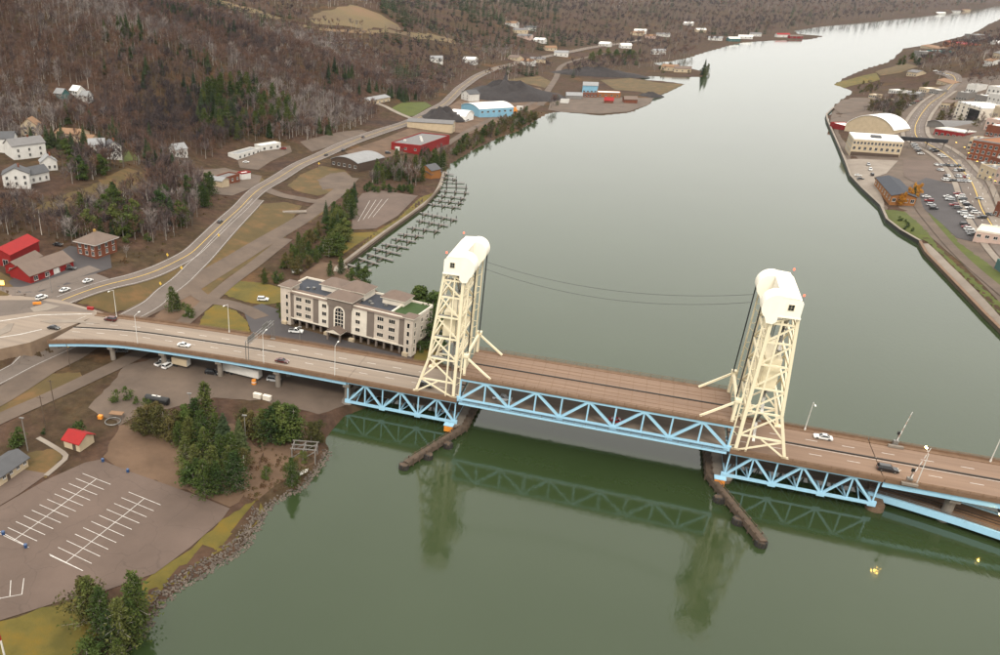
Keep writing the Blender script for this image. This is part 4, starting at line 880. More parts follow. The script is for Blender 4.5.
for i,(A,B,d,h,wm,rm,ro,lab) in enumerate([((582,93),(597,93.6),26,9,'w_blue','r_lgrey','gable','tall pale blue mill on the gravel peninsula'),((597,97),(620,98),18,5,'w_orange','r_white','flat','long white roofed mill with rusty front on the peninsula'),((583,97),(597,97.5),8,4,'w_brick','r_grey','flat','low rusty store under the pale blue mill'),
   ((566,99),(582,99.5),14,4,'w_grey','r_lgrey','gable','grey metal shed left of the pale blue mill'),((624,103),(637,103.5),12,4,'w_brick','r_brown','gable','brown red shed near the peninsula tip'),((604,103),(613,103.5),8,3,'w_brick','r_red','gable','small red shed below the white roofed mill'),((560,103),(568,103.5),8,3.4,'w_white','r_lgrey','flat','small white hut at the neck of the peninsula'),
   ((516,110),(522,110.5),6,3,'w_white','r_white','flat','white trailer on the shore yard left of the orange machine')]):
    bld('mill_building' if i<3 else 'yard_shed',lab,'building' if i<3 else 'shed',A,B,d,h,ro,wm,rm,rise=3,wins=[('f',4,1,2,1.6,1.5,3)] if i<3 else ())
# scattered far houses along the left shore and hill
FH=[(470,63,'w_white','r_white'),(436,62,'w_white','r_lgrey'),(512,26,'w_white','r_tan'),(520,33,'w_tan','r_grey'),(530,30,'w_white','r_slate'),(540,42,'w_white','r_white'),(525,38,'w_pink','r_grey'),(550,50,'w_tan','r_tan'),(561,56,'w_white','r_lgrey'),(515,60,'w_tan','r_brown'),(528,65,'w_white','r_tan'),(537,62,'w_tan','r_grey'),(605,46,'w_white','r_white'),(625,48,'w_white','r_white'),(640,33,'w_white','r_white'),(650,38,'w_pink','r_tan'),(663,36,'w_white','r_grey'),(637,35,'w_tan','r_tan'),(658,54,'w_white','r_lgrey'),(688,25,'w_white','r_white'),(700,32,'w_tan','r_white'),(715,40,'w_white','r_lgrey'),(733,41,'w_green','r_white'),(745,38.5,'w_white','r_white'),(670,70.5,'w_tan','r_tan'),(682,72,'w_tan','r_brown'),(755,36,'w_white','r_grey'),(782,37,'w_white','r_red'),(795,38,'w_red','r_brown'),(940,14,'w_white','r_white'),(965,11,'w_tan','r_tan'),(955,12.5,'w_white','r_grey'),(62,97,'w_green','r_lgrey'),(78,95,'w_white','r_white'),(84,99,'w_white','r_lgrey')]
COLN={'w_white':'white','w_tan':'tan','w_pink':'pinkish','w_green':'green','w_red':'red'}; RN={'r_white':'white','r_lgrey':'pale grey','r_tan':'tan','r_grey':'grey','r_slate':'dark slate','r_brown':'brown','r_red':'red'}
ORD=['first','second','third','fourth','fifth','sixth','seventh','eighth','ninth']; SEEN={}
for i,(x,y,wm,rm) in enumerate(sorted(FH)):
    a=P(x,y); r=np.linalg.norm(a-CAM); s=1+r/4000; rz=rng.uniform(-.5,.5); w,d,h=rng.uniform(13,20)*s,rng.uniform(9,12)*s,rng.uniform(4.5,6.5)
    lab='far %s house, %s roof, left bank'%(COLN[wm],RN[rm])
    if y<16 and x>900: lab='tiny %s house, %s roof, far shore'%(COLN[wm],RN[rm])
    elif x<100: lab='%s cabin, %s roof, in hillside clearing'%(COLN[wm],RN[rm])
    elif 665<x<690 and y>68: lab='far %s house, %s roof, on wooded spit'%(COLN[wm],RN[rm])
    SEEN[lab]=SEEN.get(lab,0)+1
    if sum(1 for q in FH if (q[2],q[3])==(wm,rm))>1: lab+=', %s such from the left'%ORD[SEEN[lab]-1]
    if x<100: w,d,h=w*.55,d*.6,h*.6
    t=thing('far_house',lab,'house',(a[0],a[1],a[2]),rz,'far houses on the left bank'); MB().box(-w/2,-d/2,-4,w/2,d/2,h).build('wall',wm,t); gable(t,-w/2,w/2,-d/2,d/2,h,3,rm,wm)
    for k in range(3): window(t,-w/2+w*(k+.5)/3,-d/2,1.5,1.8,1.8)
# black heaps of coal and slag
def heap(name,label,px,rx,ry,hh,rz,m='r_black'):
    a=P(*px); N=22; b=MB(); V=[(0,0,hh)]; F=[]
    for j in range(1,8):
        for i in range(N):
            q=2*math.pi*i/N; k=j/7; rr=k*(1+.10*math.sin(3*q+1)+.06*math.sin(7*q)); V.append((rx*rr*math.cos(q),ry*rr*math.sin(q),hh*max(0,(1-k**1.25))*(1+.15*rng.normal()*(k<.9))-.5*(j==7)-.02))
    for i in range(N):
        F.append((0,1+i,1+(i+1)%N))
        for j in range(6): F.append((1+j*N+i,1+(j+1)*N+i,1+(j+1)*N+(i+1)%N,1+j*N+(i+1)%N))
    o=b.add(V,F).build(name,m,None,(a[0],a[1],a[2]-.3),rz,True); tag(o,label,'heap')
M['slag']=mat('black_slag',(.035,.03,.03),(.055,.047,.045),.2,.95,.3,detail=8)
heap('coal_heap','conical black heap above the long grey roofed shed',(441,119),26,18,11,.4,'slag'); heap('slag_heap','long flat black heap behind the blue hall',(505,97),66,44,19,.2,'slag'); heap('slag_heap','long low black heap behind the peninsula mills',(592,75),75,22,11,0,'slag')
heap('gravel_heap','small dark heap at the tip of the gravel peninsula',(650,96),16,12,5,.2,'slag')
# --- small buildings by the near lot
bld('red_roof_shed','small white shed with red metal roof at the lot corner','shed',(64.5,447),(78,451.5),6.2,2.7,'gable','w_tan','r_red',rise=1.7,axis='x',ov=.5,W_=6.0,door=(4,1.2,2.1,'w_dkbr'))
t=thing('restroom_block','tan block with dark blue grey roof at the left edge beside the lot','building',(*P(0,487)[:2],P(0,487)[2]),math.radians(88)); MB().box(0,0,-1,11,7,3).build('wall','w_tan',t); gable(t,0,11,0,7,3,1.6,'r_slate','w_tan','x',.6); [window(t,2+k*2.6,0,1.6,1.0,.8) for k in range(4)]; MB().box(3,-.1,0,4,-.01,2.1).build('door','w_dkbr',t)
# --- right bank town
bld('arch_hall','large white barrel roofed hall by the waterfront','building',(844,131),(893,134.5),24,6.5,'arch','w_tan','r_white',rise=10,axis='y',wins=[('r',5,1,2,1.6,2,3)])
t,w=bld('cream_block','four storey cream waterfront block with white roof and rows of arched windows','building',(849,155.5),(899,157.5),32,13,'flat','w_tan','r_white',pm='r_white',wins=[('f',14,1,1.4,2.0,9.4,3),('f',9,1,1.7,2.2,5.2,3),('l',6,3,1.6,2,2,3.8)])
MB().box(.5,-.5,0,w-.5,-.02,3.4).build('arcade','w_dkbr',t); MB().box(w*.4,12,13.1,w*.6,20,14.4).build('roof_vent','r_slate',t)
bld('dark_roof_hall','waterfront hall with dark grey roof and orange walls beside the golden tree','building',(874,185),(889,205),13,5.0,'gable','w_wood','r_dark',rise=2.0,axis='x',wins=[('r',4,1,1.8,2,1.5,3),('f',7,1,1.8,2,1.5,3)])
bld('red_annex','small dark red hall left of the barrel roofed hall','building',(829,128),(843,130),14,5,'flat','w_red','r_white')
t,w=bld('brick_block','large orange brick block with rows of windows at the right edge','building',(966,160),(1006,163),38,15,'flat','w_brickwall','w_orange',pm='r_lgrey',wins=[('f',7,3,1.8,2.2,2.2,4.2),('l',6,3,1.8,2.2,2.2,4.2)])
bld('street_shops','low row of shops with white and red fascia beside the curved street','shop',(933,135),(963,136.5),14,5.5,'flat','w_red','r_white',pm='w_white',wins=[('f',5,1,2.4,2,.8,3)])
t,w=bld('white_tower_block','tall white building with dark glass stair on the slope','building',(952,119),(978,121),26,16,'flat','w_cream','r_white',pm='w_white',wins=[('f',5,5,2.6,2.0,2,3.3),('l',4,5,2.2,1.8,2,3.3)])
MB().box(w*.55,-.35,1,w*.95,-.02,14).build('glass_stair','glass',t)
bld('grey_hall','low hall with curved grey roof inside the street bend','building',(926,127),(945,128),30,4.5,'arch','w_grey','r_grey',rise=3,axis='y')
bld('beige_store','long pale roofed beige store beside the waterfront lot','shop',(972,242),(1012,246),16,6,'flat','w_pink','w_cream',pm='w_cream',wins=[('f',8,1,1.6,1.4,3.2,3)],W_=28)
bld('green_kiosk','dark green kiosk with pale roof by the footpath at the right edge','shed',(994,268),(1006,278),8,4,'flat','w_green','r_lgrey')
TB=[((984,108),(1002,109),22,14,'w_white','r_lgrey'),((983,130),(1003,131),20,9,'w_pink','r_white'),((976,178),(1000,184),20,9,'w_tan','r_grey'),((940,108),(952,108.5),14,6,'w_tan','r_brown'),((903,98),(916,98.5),16,5,'w_grey','r_lgrey'),((918,92),(926,92.5),14,5,'w_tan','r_white'),((888,93),(898,93.5),12,4,'w_white','r_white'),((868,98),(876,98.5),10,4,'w_tan','r_white'),((936,84),(952,84.5),14,5,'w_tan','r_tan'),((985,96),(1003,97),20,10,'w_white','r_white'),((965,92),(975,92.5),14,8,'w_white','r_slate'),((928,94),(938,94.5),12,5,'w_grey','r_white'),((1001,196),(1030,205),20,10,'w_brick','r_grey'),((986,150),(1003,151),16,8,'w_brick','r_lgrey'),
 ((906,76),(916,76.5),14,6,'w_tan','r_grey'),((912,57),(922,57.2),30,10,'w_grey','r_lgrey'),((925,55),(932,55.2),30,8,'w_green','r_lgrey'),((942,46),(962,46.5),30,10,'w_orange','r_red'),((920,48),(942,48.4),26,5,'w_tan','r_tan'),((962,42),(974,42.4),30,16,'w_grey','r_lgrey'),((982,66),(990,66.3),16,7,'w_white','r_tan'),((992,58),(1000,58.3),16,7,'w_tan','r_grey'),((988,44),(996,44.3),16,7,'w_white','r_white'),((966,150),(980,150.5),14,9,'w_tan','r_brown'),((982,141),(1000,141.5),20,12,'w_brick','r_white'),((990,120),(1004,120.5),18,12,'w_tan','r_lgrey'),((972,106),(984,106.5),16,11,'w_grey','r_white'),((986,170),(1002,172),14,9,'w_brick','r_grey'),((992,184),(1010,188),14,10,'w_pink','r_lgrey'),((955,100),(966,100.5),14,8,'w_grey','r_lgrey'),((992,216),(1012,222),14,8,'w_brick','r_brown')]
TW=['tall white flat roofed block behind the glass stair building','pinkish shop block with white roof above the brick block','tan shop block across the street from the parked cars','tan house with brown roof left of the tall white building','grey workshop with pale roof in the waterfront trees','small tan workshop with white roof by the far street','low white shed near the round gravel lot','tiny tan hut behind the barrel roofed hall','tan roofed lodge at the foot of the bare hill','white block at the right edge on the slope','white house with slate roof on the slope','grey hut with white roof at the street bend','brick shop with grey roof at the right frame edge','brick shop with pale roof behind the large brick block','tan shed beside the orange field','grey plant with pale roof on the far right shore','green grey plant building beside the far grey plant','orange mill on the far right point','flat tan wharf shed on the far right point','pale tower block on the far right point','white house with tan roof high on the right hill','tan house with grey roof high on the right hill','white house with white roof high on the right hill','tan shop with brown roof left of the large brick block','brick block with white roof above the large brick block','tan block with grey roof at the right edge on the slope','grey block with white roof beside the tall white building','brick shop with dark grey roof behind the tan shop block','pinkish shop with pale roof at the right frame edge','grey workshop left of the white slope houses','brick shop with brown roof across from the waterfront lot']
for (A,B,d,h,wm,rm),lab in zip(TB,TW):
    bld('town_building',lab,'building',A,B,d,h,'flat' if h>7 or rm=='r_white' else 'gable',wm,rm,rise=2.5,wins=[('f',4,max(1,int(h//4.5)),1.8,1.8,1.4,3.8),('l',3,max(1,int(h//4.5)),1.8,1.8,1.4,3.8)],vents=2 if h>7 else 0)
a=G(900,138,11); c=G(948,140,14); t=thing('skywalk','dark covered footbridge between cream block and the street','footbridge',(*a[:2],0)); q=c-a
MB().beam((0,0,11),(q[0],q[1],13),3.2,2.8).build('corridor','r_black',t)
for k in (.25,.6,.95): x,y=q[0]*k,q[1]*k; MB().beam((x,y,t1(a[0]+x,a[1]+y)-1),(x,y,10.4+2*k),.8).build('support','conc',t)
# ------------------------------------------------------------------ vegetation
def treemat(name,cols,src,rough=.9,noise=0.0,nscale=.35):
    m=bpy.data.materials.new(name); m.use_nodes=True; nt=m.node_tree; b=nt.nodes['Principled BSDF']; b.inputs['Roughness'].default_value=rough; b.inputs['Specular IOR Level'].default_value=.15
    if src=='obj': s=_n(nt,'ShaderNodeObjectInfo').outputs['Random']
    else: a=_n(nt,'ShaderNodeAttribute'); a.attribute_name='tint'; s=a.outputs['Fac']
    if noise:
        g=_n(nt,'ShaderNodeNewGeometry'); z=_n(nt,'ShaderNodeTexNoise'); z.inputs['Scale'].default_value=nscale; z.inputs['Detail'].default_value=3; nt.links.new(g.outputs['Position'],z.inputs['Vector'])
        mm=_n(nt,'ShaderNodeMath'); mm.operation='MULTIPLY_ADD'; mm.inputs[1].default_value=noise; 
        sb=_n(nt,'ShaderNodeMath'); sb.operation='SUBTRACT'; sb.inputs[1].default_value=.5; nt.links.new(z.outputs[0],sb.inputs[0]); nt.links.new(sb.outputs[0],mm.inputs[0]); nt.links.new(s,mm.inputs[2]); s=mm.outputs[0]
    r=_n(nt,'ShaderNodeValToRGB'); e=r.color_ramp.elements; e[0].color=(*cols[0],1); e[1].color=(*cols[-1],1)
    for i,c in enumerate(cols[1:-1]): x=e.new((i+1)/(len(cols)-1)); x.color=(*c,1)
    nt.links.new(s,r.inputs[0]); nt.links.new(r.outputs[0],b.inputs['Base Color']); M[name]=m
BARE=[(.045,.036,.039),(.085,.062,.058),(.135,.075,.05),(.12,.096,.092),(.24,.205,.185)]
for s in ('obj','att'):
    treemat('twig_'+s,BARE,s); treemat('bark_'+s,[(.09,.07,.06),(.20,.17,.145),(.48,.44,.39)],s)
    treemat('needle_'+s,[(.022,.034,.016),(.036,.05,.02),(.06,.072,.026)],s,noise=1.0)
    treemat('leaf_'+s,[(.026,.046,.013),(.055,.078,.018),(.092,.100,.028)],s,noise=1.2)
    treemat('olive_'+s,[(.045,.045,.014),(.075,.065,.020),(.10,.075,.028)],s,noise=1.2)
treemat('golden_obj',[(.34,.14,.015),(.50,.24,.02)],'obj',noise=1.2)
def tris_to(V): V=np.array(V,float).reshape(-1,3); return V,np.arange(len(V)).reshape(-1,3)
def limb3(a,b,r0,r1):                      # three-sided tapered limb as triangles
    a=np.array(a,float); b=np.array(b,float); d=(b-a)/np.linalg.norm(b-a); r=np.cross(d,(.3,.2,1)); r/=np.linalg.norm(r); u=np.cross(d,r); T_=[]
    A=[a+r0*(r*math.cos(t)+u*math.sin(t)) for t in (0,2.1,4.2)]; B=[b+r1*(r*math.cos(t)+u*math.sin(t)) for t in (0,2.1,4.2)]
    for i in range(3): j=(i+1)%3; T_+= [A[i],A[j],B[j],A[i],B[j],B[i]]
    return T_
def twig(p,d,L,w,R):
    d=d/np.linalg.norm(d); s=np.cross(d,R.normal(size=3)); s/=np.linalg.norm(s); return [p-s*w/2,p+s*w/2,p+d*L]
def bare(seed,h=12,nl=9,nt_=130,w=.16,L=(1.2,2.8),limbs=True):
    R=np.random.default_rng(seed); tr=limb3((0,0,-.6),(R.normal(0,.2),R.normal(0,.2),h*.55),.27,.15)+limb3((0,0,h*.54),(R.normal(0,.5),R.normal(0,.5),h*.92),.15,.04); cr=[]; tips=[]
    for i in range(nl):
        z=h*R.uniform(.28,.75); a=R.uniform(0,6.28); l=h*R.uniform(.2,.36)*(1.15-z/h*.6); e=np.array((math.cos(a)*l,math.sin(a)*l,l*R.uniform(.7,1.5))); cr+=limb3((0,0,z),np.array((0,0,z))+e,.08,.03) if limbs else []; tips.append((np.array((0,0,z)),e))
    tips.append((np.array((0,0,h*.5)),np.array((0,0,h*.45))))
    for i in range(nt_):
        o,e=tips[R.integers(len(tips))]; p=o+e*R.uniform(.3,1); d=e/np.linalg.norm(e)*.6+R.normal(size=3)*.55+np.array((0,0,.45)); cr+=twig(p,d,R.uniform(*L),w*R.uniform(.6,1.3),R)
    return tris_to(tr),tris_to(cr)
def conifer(seed,h=13,layers=15,per=10,rb=.24):
    R=np.random.default_rng(seed); tr=limb3((0,0,-.6),(0,0,h*.9),.22,.04); cr=[]
    for k in range(layers):
        z=h*(.08+.9*k/layers); rr=h*rb*(1-k/layers)**.85*R.uniform(.85,1.15)+.15
        for i in range(per):
            a=6.28*i/per+R.uniform(0,.6); rad=rr*R.uniform(.65,1.2); t=np.array((math.cos(a),math.sin(a),0)); s=np.array((-math.sin(a),math.cos(a),0)); p0=np.array((0,0,z+R.normal(0,.15))); tip=p0+t*rad+np.array((0,0,-rad*.35+R.normal(0,.12))); w=rad*.3+.12
            m=p0+(tip-p0)*.55; cr+=[p0,m-s*w+(0,0,-.1),tip,p0,tip,m+s*w+(0,0,-.1)]
            m2=m+(0,0,.18*rad); cr+=[m2-s*w*.6,tip*.85+p0*.15,m2+s*w*.6]
    cr+=[np.array((.12,0,h*.9)),np.array((-.12,.05,h*.9)),np.array((0,0,h*1.02))]
    return tris_to(tr),tris_to(cr)
def pine(seed,h=11,w=.25,layers=15,per=8,n=17,sz=.4):
    R=np.random.default_rng(seed); tr=limb3((0,0,-.6),(0,0,h*.93),.22,.04); cr=[]
    for k in range(layers):
        f=k/layers; z=h*(.07+.9*f); rr=h*w*(1-f)**.75*R.uniform(.8,1.15)+.2
        for i in range(per if f<.75 else per-3):
            a=6.28*i/per+R.uniform(0,.8)+k; t=np.array((math.cos(a),math.sin(a),0)); rad=rr*R.uniform(.55,1.25); b0=np.array((0,0,z)); tip=b0+t*rad+np.array((0,0,rad*.12))
            if k%2==0: tr=tr+limb3(b0,tip,.05,.02)
            for j in range(n):
                p=b0+(tip-b0)*R.uniform(.25,1.05)+R.normal(size=3)*np.array((.3,.3,.2))*(.4+rad*.25); u=R.normal(size=3)+t*.5+np.array((0,0,.6)); u/=np.linalg.norm(u); s=np.cross(u,R.normal(size=3)); s/=np.linalg.norm(s); q=sz*R.uniform(.6,1.3)
                cr+=[p-s*q*.4,p+s*q*.4,p+u*q*1.2]
    return tris_to(tr),tris_to(cr)
def leafy(seed,h=11,w=.33,n=420,sz=.75,z0=.14,lobes=7,cone=.0):
    R=np.random.default_rng(seed); tr=limb3((0,0,-.6),(0,0,h*.8),.26,.06); cr=[]; L=[]
    for i in range(lobes):
        f=(i+.5)/lobes; z=h*(z0+(.95-z0)*f); rr=h*w*math.sin(math.pi*min(1,max(.12,f*.85+.12)))**.7*(1-cone*f); a=R.uniform(0,6.28)+i*2.4; q=rr*R.uniform(.25,.6)
        L.append((np.array((math.cos(a)*q,math.sin(a)*q,z)),rr*R.uniform(.55,.8),h/lobes*R.uniform(.75,1.2)))
        cr_=limb3((0,0,z*.8),L[-1][0],.07,.03); tr=tr+cr_
    for i in range(n):
        c,r,hz=L[R.integers(lobes)]; d=R.normal(size=3); d/=np.linalg.norm(d); k=R.uniform(.45,1.05); p=c+d*np.array((r,r,hz))*k
        nrm=d*.7+R.normal(size=3)*.6+np.array((0,0,.35)); nrm/=np.linalg.norm(nrm); s=np.cross(nrm,R.normal(size=3)); s/=np.linalg.norm(s); u=np.cross(nrm,s); q=sz*R.uniform(.55,1.3); a=R.uniform(0,6.28)
        cr+=[p+q*.62*(s*math.cos(a+t)+u*math.sin(a+t)) for t in (0,2.1+R.uniform(-.4,.4),4.2)]
    return tris_to(tr),tris_to(cr)
PROTO={'bare':[bare(s,12+s%3,10,190,.22) for s in range(5)],'conifer':[conifer(20+s,13,18,12,.25) for s in range(3)],'pine':[pine(30+s,11,.24+.03*(s%2)) for s in range(4)],'leafy':[leafy(40+s,10,.42,2300,.48,.06,10) for s in range(3)],'bush':[leafy(50+s,4,.5,700,.32,.04,6) for s in range(3)],'olive':[leafy(60+s,8,.42,1500,.36,.06,9) for s in range(3)],'golden':[leafy(70,10,.4,1500,.45)],
 'bare_far':[bare(80+s,12,7,44,.55,(1.6,3.6),False) for s in range(4)],'conifer_far':[conifer(90+s,13,7,6) for s in range(2)]}
CMAT=dict(bare='twig',conifer='needle',pine='leaf',leafy='leaf',bush='leaf',olive='olive',golden='golden',bare_far='twig',conifer_far='needle')
PM={}
for k,ps in PROTO.items():
    if k.endswith('_far'): continue
    PM[k]=[(np_mesh(k+'_trunk',*a,['bark_obj']),np_mesh(k+'_crown',*c,[CMAT[k]+'_obj'])) for a,c in ps]
HT=dict(bare=12.5,conifer=13,pine=11,leafy=10,bush=4,olive=8,golden=10)
NAMES=dict(bare='bare_tree',conifer='conifer_tree',pine='pine_tree',leafy='leafy_tree',bush='shrub',olive='autumn_tree',golden='golden_tree')
CATN=dict(bare='tree',conifer='tree',pine='tree',leafy='tree',bush='shrub',olive='tree',golden='tree')
def tree(kind,xy,h,label,group,wf=1.0):
    i=int(rng.integers(len(PM[kind]))); tm,cm=PM[kind][i]; s=h/HT[kind]; z=t1(*xy)-.1
    o=thing(NAMES[kind],label,CATN[kind],(xy[0],xy[1],z),rng.uniform(0,6.28),group); o.scale=(s*wf*rng.uniform(.9,1.1),s*wf*rng.uniform(.9,1.1),s)
    link('trunk',tm,o); link('crown',cm,o); return o
# near trees, one by one
G1='trees between the near parking lot and the bridge'
def tset(L,label,group,wf=1.0):
    for x,y,k,h in L: tree(k,P(x,y)[:2],h,label%{'pine':'dark green pine','conifer':'pointed conifer','olive':'olive brown tree','bush':'round green shrub','leafy':'dark leafy tree','bare':'bare grey tree','golden':'golden tree'}[k],group,wf)
tset([(207,425,'pine',16),(196,431,'pine',12),(185,433,'leafy',10),(203,447,'pine',13),(216,446,'pine',12),(225,452,'conifer',14),(240,452,'conifer',12),(206,462,'pine',12),(205,496,'pine',12),(217,494,'pine',11),(236,489,'pine',13),(229,478,'pine',11),(213,478,'pine',11),(196,470,'pine',9),(222,466,'pine',11),(190,447,'pine',11),(180,446,'pine',9),(232,463,'pine',11),(198,484,'pine',9),(170,442,'olive',8),(244,470,'olive',7),(186,462,'pine',9),(176,436,'olive',9),(141,434,'olive',9),(153,433,'olive',9),(165,434,'olive',10),(148,427,'olive',8),(157,424,'olive',8),(188,481,'bush',6),(194,488,'bush',7),(183,474,'bush',5)],'%s in the grove between the near lot and the bridge',G1,1.15)
tset([(262,439,'pine',11),(271,442,'pine',13),(283,440,'leafy',12),(294,441,'pine',13),(277,434,'pine',12),(288,432,'leafy',10),(254,436,'olive',9),(247,430,'olive',8)],'%s in the grove nearest the left truss span',G1,1.25)
tset([(311,447,'olive',9),(319,443,'olive',8),(292,486,'pine',10),(298,478,'olive',7),(266,478,'bush',4),(303,462,'bush',4),(286,470,'bush',2.5)],'%s on the bank near the wooden frame','trees on the near left bank')
tset([(93,624,'pine',14),(84,620,'olive',12),(104,632,'pine',13),(138,624,'pine',15),(123,646,'pine',14),(135,640,'pine',12),(112,646,'pine',10),(88,658,'bush',5),(100,660,'bush',5),(120,662,'pine',9)],'%s in the clump by the lawn at the bottom left','trees in the bottom left clump',1.15)
tset([(116,402,'bush',4.6),(127,399,'bush',4.6),(147,411,'bush',4.8),(136,404,'bush',3)],'%s beside the black tank','shrubs by the tank')
tset([(20,447,'bush',7),(16,449,'bush',5),(82,436,'bush',5.6),(78,438,'bush',4),(44,434,'bush',2)],'%s near the shed with the red roof','shrubs by the red roofed shed')
tset([(173,312,'pine',12),(178,310,'pine',8)],'%s alone on the bare patch beside the viaduct','lone pines by the viaduct'); tset([(186,316,'bush',6),(190,318,'bush',5)],'%s at the foot of the lone pines by the viaduct','shrubs by the lone pines')
tset([(430,340,'leafy',20),(437,350,'leafy',15),(422,330,'leafy',19),(415,322,'leafy',16),(420,352,'bush',5)],'%s at the right end of the hotel','trees at the end of the hotel')
tset([(341,274,'pine',9),(351,284,'leafy',8),(364,284,'leafy',9),(358,276,'pine',8),(330,276,'pine',8)],'%s behind the hotel roof','trees behind the hotel'); tset([(279,312,'bush',4),(282,318,'bush',4)],'%s at the left end of the hotel','shrubs at the end of the hotel')
def polysamp(px,n):
    w=np.array([P(x,y)[:2] for x,y in px]); out=[]; lo,hi=w.min(0),w.max(0); k=0
    while len(out)<n and k<40:
        q=rng.uniform(lo,hi,(n*3,2)); q=q[(polydist(q,w)>0)&(polydist(q,WPOLY)<-1.5)]; out+=list(q); k+=1
    return out[:n]
# nothing grows on roads, lots, lawns or buildings
_OCC=[]
for o in COL.objects:
    if o.parent is None and o.get('category') in ('building','house','shop','shed','barn','heap') : _OCC.append((o.location.x,o.location.y,0))
_occ=[]
bpy.context.view_layer.update()
for o in COL.objects:
    if o.type=='MESH' and o.name.split('.')[0] in ('wall','highway','ramp_road','side_road','gravel_lane','crossing','junction_arm','drive','back_road','shore_lane','main_street','coal_heap','slag_heap','roundabout_arm','foot_path'):
        nv=len(o.data.vertices); co=np.empty(nv*3); o.data.vertices.foreach_get('co',co); co=co.reshape(-1,3); mw=np.array(o.matrix_world); 
        if o.name.startswith('wall'):
            x0,y0=co[:,:2].min(0); x1,y1=co[:,:2].max(0); gx,gy=np.meshgrid(np.arange(x0,x1+3,3.5),np.arange(y0,y1+3,3.5)); co=np.stack([gx.ravel(),gy.ravel(),0*gx.ravel()],1)
        _occ.append((co@mw[:3,:3].T+mw[:3,3])[:,:2])
_occ=np.concatenate(_occ); OC=set()
for x,y in np.floor(_occ/5).astype(int):
    for i in(-1,0,1):
        for j in (-1,0,1): OC.add((x+i,y+j))
def freeat(q): return (int(math.floor(q[0]/5)),int(math.floor(q[1]/5))) not in OC
NOGROW=[np.array([P(x,y)[:2] for x,y in q]) for q in ([(306,18),(330,8),(352,4),(385,14),(402,25),(405,31),(370,30),(340,26),(315,26)],[(255,24),(290,20),(318,28),(350,30),(410,33),(455,40),(455,46),(410,40),(360,36),(300,30)],[(218,0),(235,4),(262,11),(282,18),(275,20),(250,16),(225,8)],[(48,100),(60,93),(85,92),(92,100),(75,108),(52,108)],[(50,200),(90,186),(128,168),(140,172),(150,185),(120,196),(70,212),(30,212)],[(390,110),(402,102),(428,101),(434,106),(415,118),(403,118)],[(196,170),(225,165),(262,176),(258,186),(232,196),(214,194),(200,184)],[(237,158),(262,148),(290,146),(292,152),(270,162),(258,170),(240,168)],[(116,156),(128,149),(140,155),(140,160),(120,164)],[(300,142),(340,132),(372,130),(372,136),(312,152)],[(903,160),(960,160),(1000,224),(976,243),(938,221),(905,189)])]
def fill(px,n,kinds,h,label,group,wf=1.0):
    c=0
    for q in polysamp(px,n*2):
        if c>=n: break
        if not freeat(q): continue
        k=kinds[int(rng.integers(len(kinds)))]; hh=rng.uniform(*h)*(.6 if k in('bush',) else 1)
        tree(k,q,hh,label%{'pine':'dark green pine','conifer':'pointed dark conifer','olive':'olive brown tree','bush':'low green shrub','leafy':'dark leafy tree','bare':'bare grey tree','golden':'golden leaved tree'}[k],group,wf); c+=1
fill([(250,281),(275,263),(298,243),(316,230),(328,246),(318,262),(300,275),(272,288)],64,['bush','olive','pine','bush'],(5,9),'%s in the hedge row left of the hotel','hedge row left of the hotel')
fill([(322,225),(335,202),(345,185),(357,187),(353,215),(349,245),(336,262),(322,256)],34,['conifer','pine','leafy'],(8,14),'%s in the row between side road and marina lot','row between side road and marina lot')
fill([(372,190),(385,180),(408,186),(436,186),(444,172),(448,158),(438,158),(420,162),(400,160),(385,165),(370,178)],84,['pine','leafy','bare','pine','bare'],(7,14),'%s in the wood between marina and red store','wood between marina and red store')
fill([(352,190),(365,186),(412,190),(412,194),(366,192)],26,['leafy','bush'],(4,6),'%s in the dark hedge above the marina lot','hedge above the marina lot')
fill([(448,160),(480,147),(520,130),(538,119),(530,111),(505,119),(475,133),(450,150)],120,['olive','bush','bare','leafy','olive'],(5,9),'%s on the shore bank below the blue hall','shore bank below the blue hall')
fill([(62,236),(80,216),(110,206),(150,208),(190,196),(212,188),(216,203),(196,222),(160,238),(130,244),(112,236),(86,240)],46,['pine','conifer','leafy','bare'],(9,17),'%s in the grove above the brick house','grove above the brick house')
fill([(188,115),(215,92),(250,88),(285,105),(300,125),(280,138),(240,142),(205,140)],90,['conifer','pine','pine'],(13,20),'%s in the evergreen stand above the low white shop','evergreen stand above the low white shop')
fill([(868,110),(884,96),(905,96),(925,89),(930,98),(916,114),(903,130),(893,124),(872,112)],60,['bare','bare','olive'],(8,12),'%s in the waterfront wood behind the barrel roofed hall','waterfront wood behind the barrel roofed hall')
fill([(640,74),(690,74),(703,74),(700,69),(660,68)],14,['bare','olive','bush'],(6,10),'%s on the far wooded spit','far wooded spit')
tset([(703,75,'conifer',24),(706,76,'pine',20)],'tall %s at the tip of the far spit','trees at the tip of the far spit')
tset([(901,206,'golden',9),(906,203,'golden',10),(917,197,'golden',9),(912,195,'golden',8)],'%s with orange leaves beside the dark roofed hall','golden trees beside the dark roofed hall')
tset([(911,202,'conifer',11)],'narrow dark %s between the golden trees',None)
fill([(895,218),(915,222),(940,248),(925,243),(905,230)],8,['bush'],(3,5),'%s on the lawn by the right bank seawall','shrubs on the right bank lawn')
fill([(944,262),(990,298),(985,300),(946,264)],6,['bush'],(2,4),'%s along the footpath of the right bank','shrubs along the footpath')
fill([(870,148),(905,140),(908,158),(900,160)],4,['olive'],(6,8),'%s beside the cream waterfront block','trees beside the cream block')
fill([(930,137),(945,140),(960,158),(950,156)],5,['olive'],(5,7),'%s beside the curved street','trees beside the curved street')
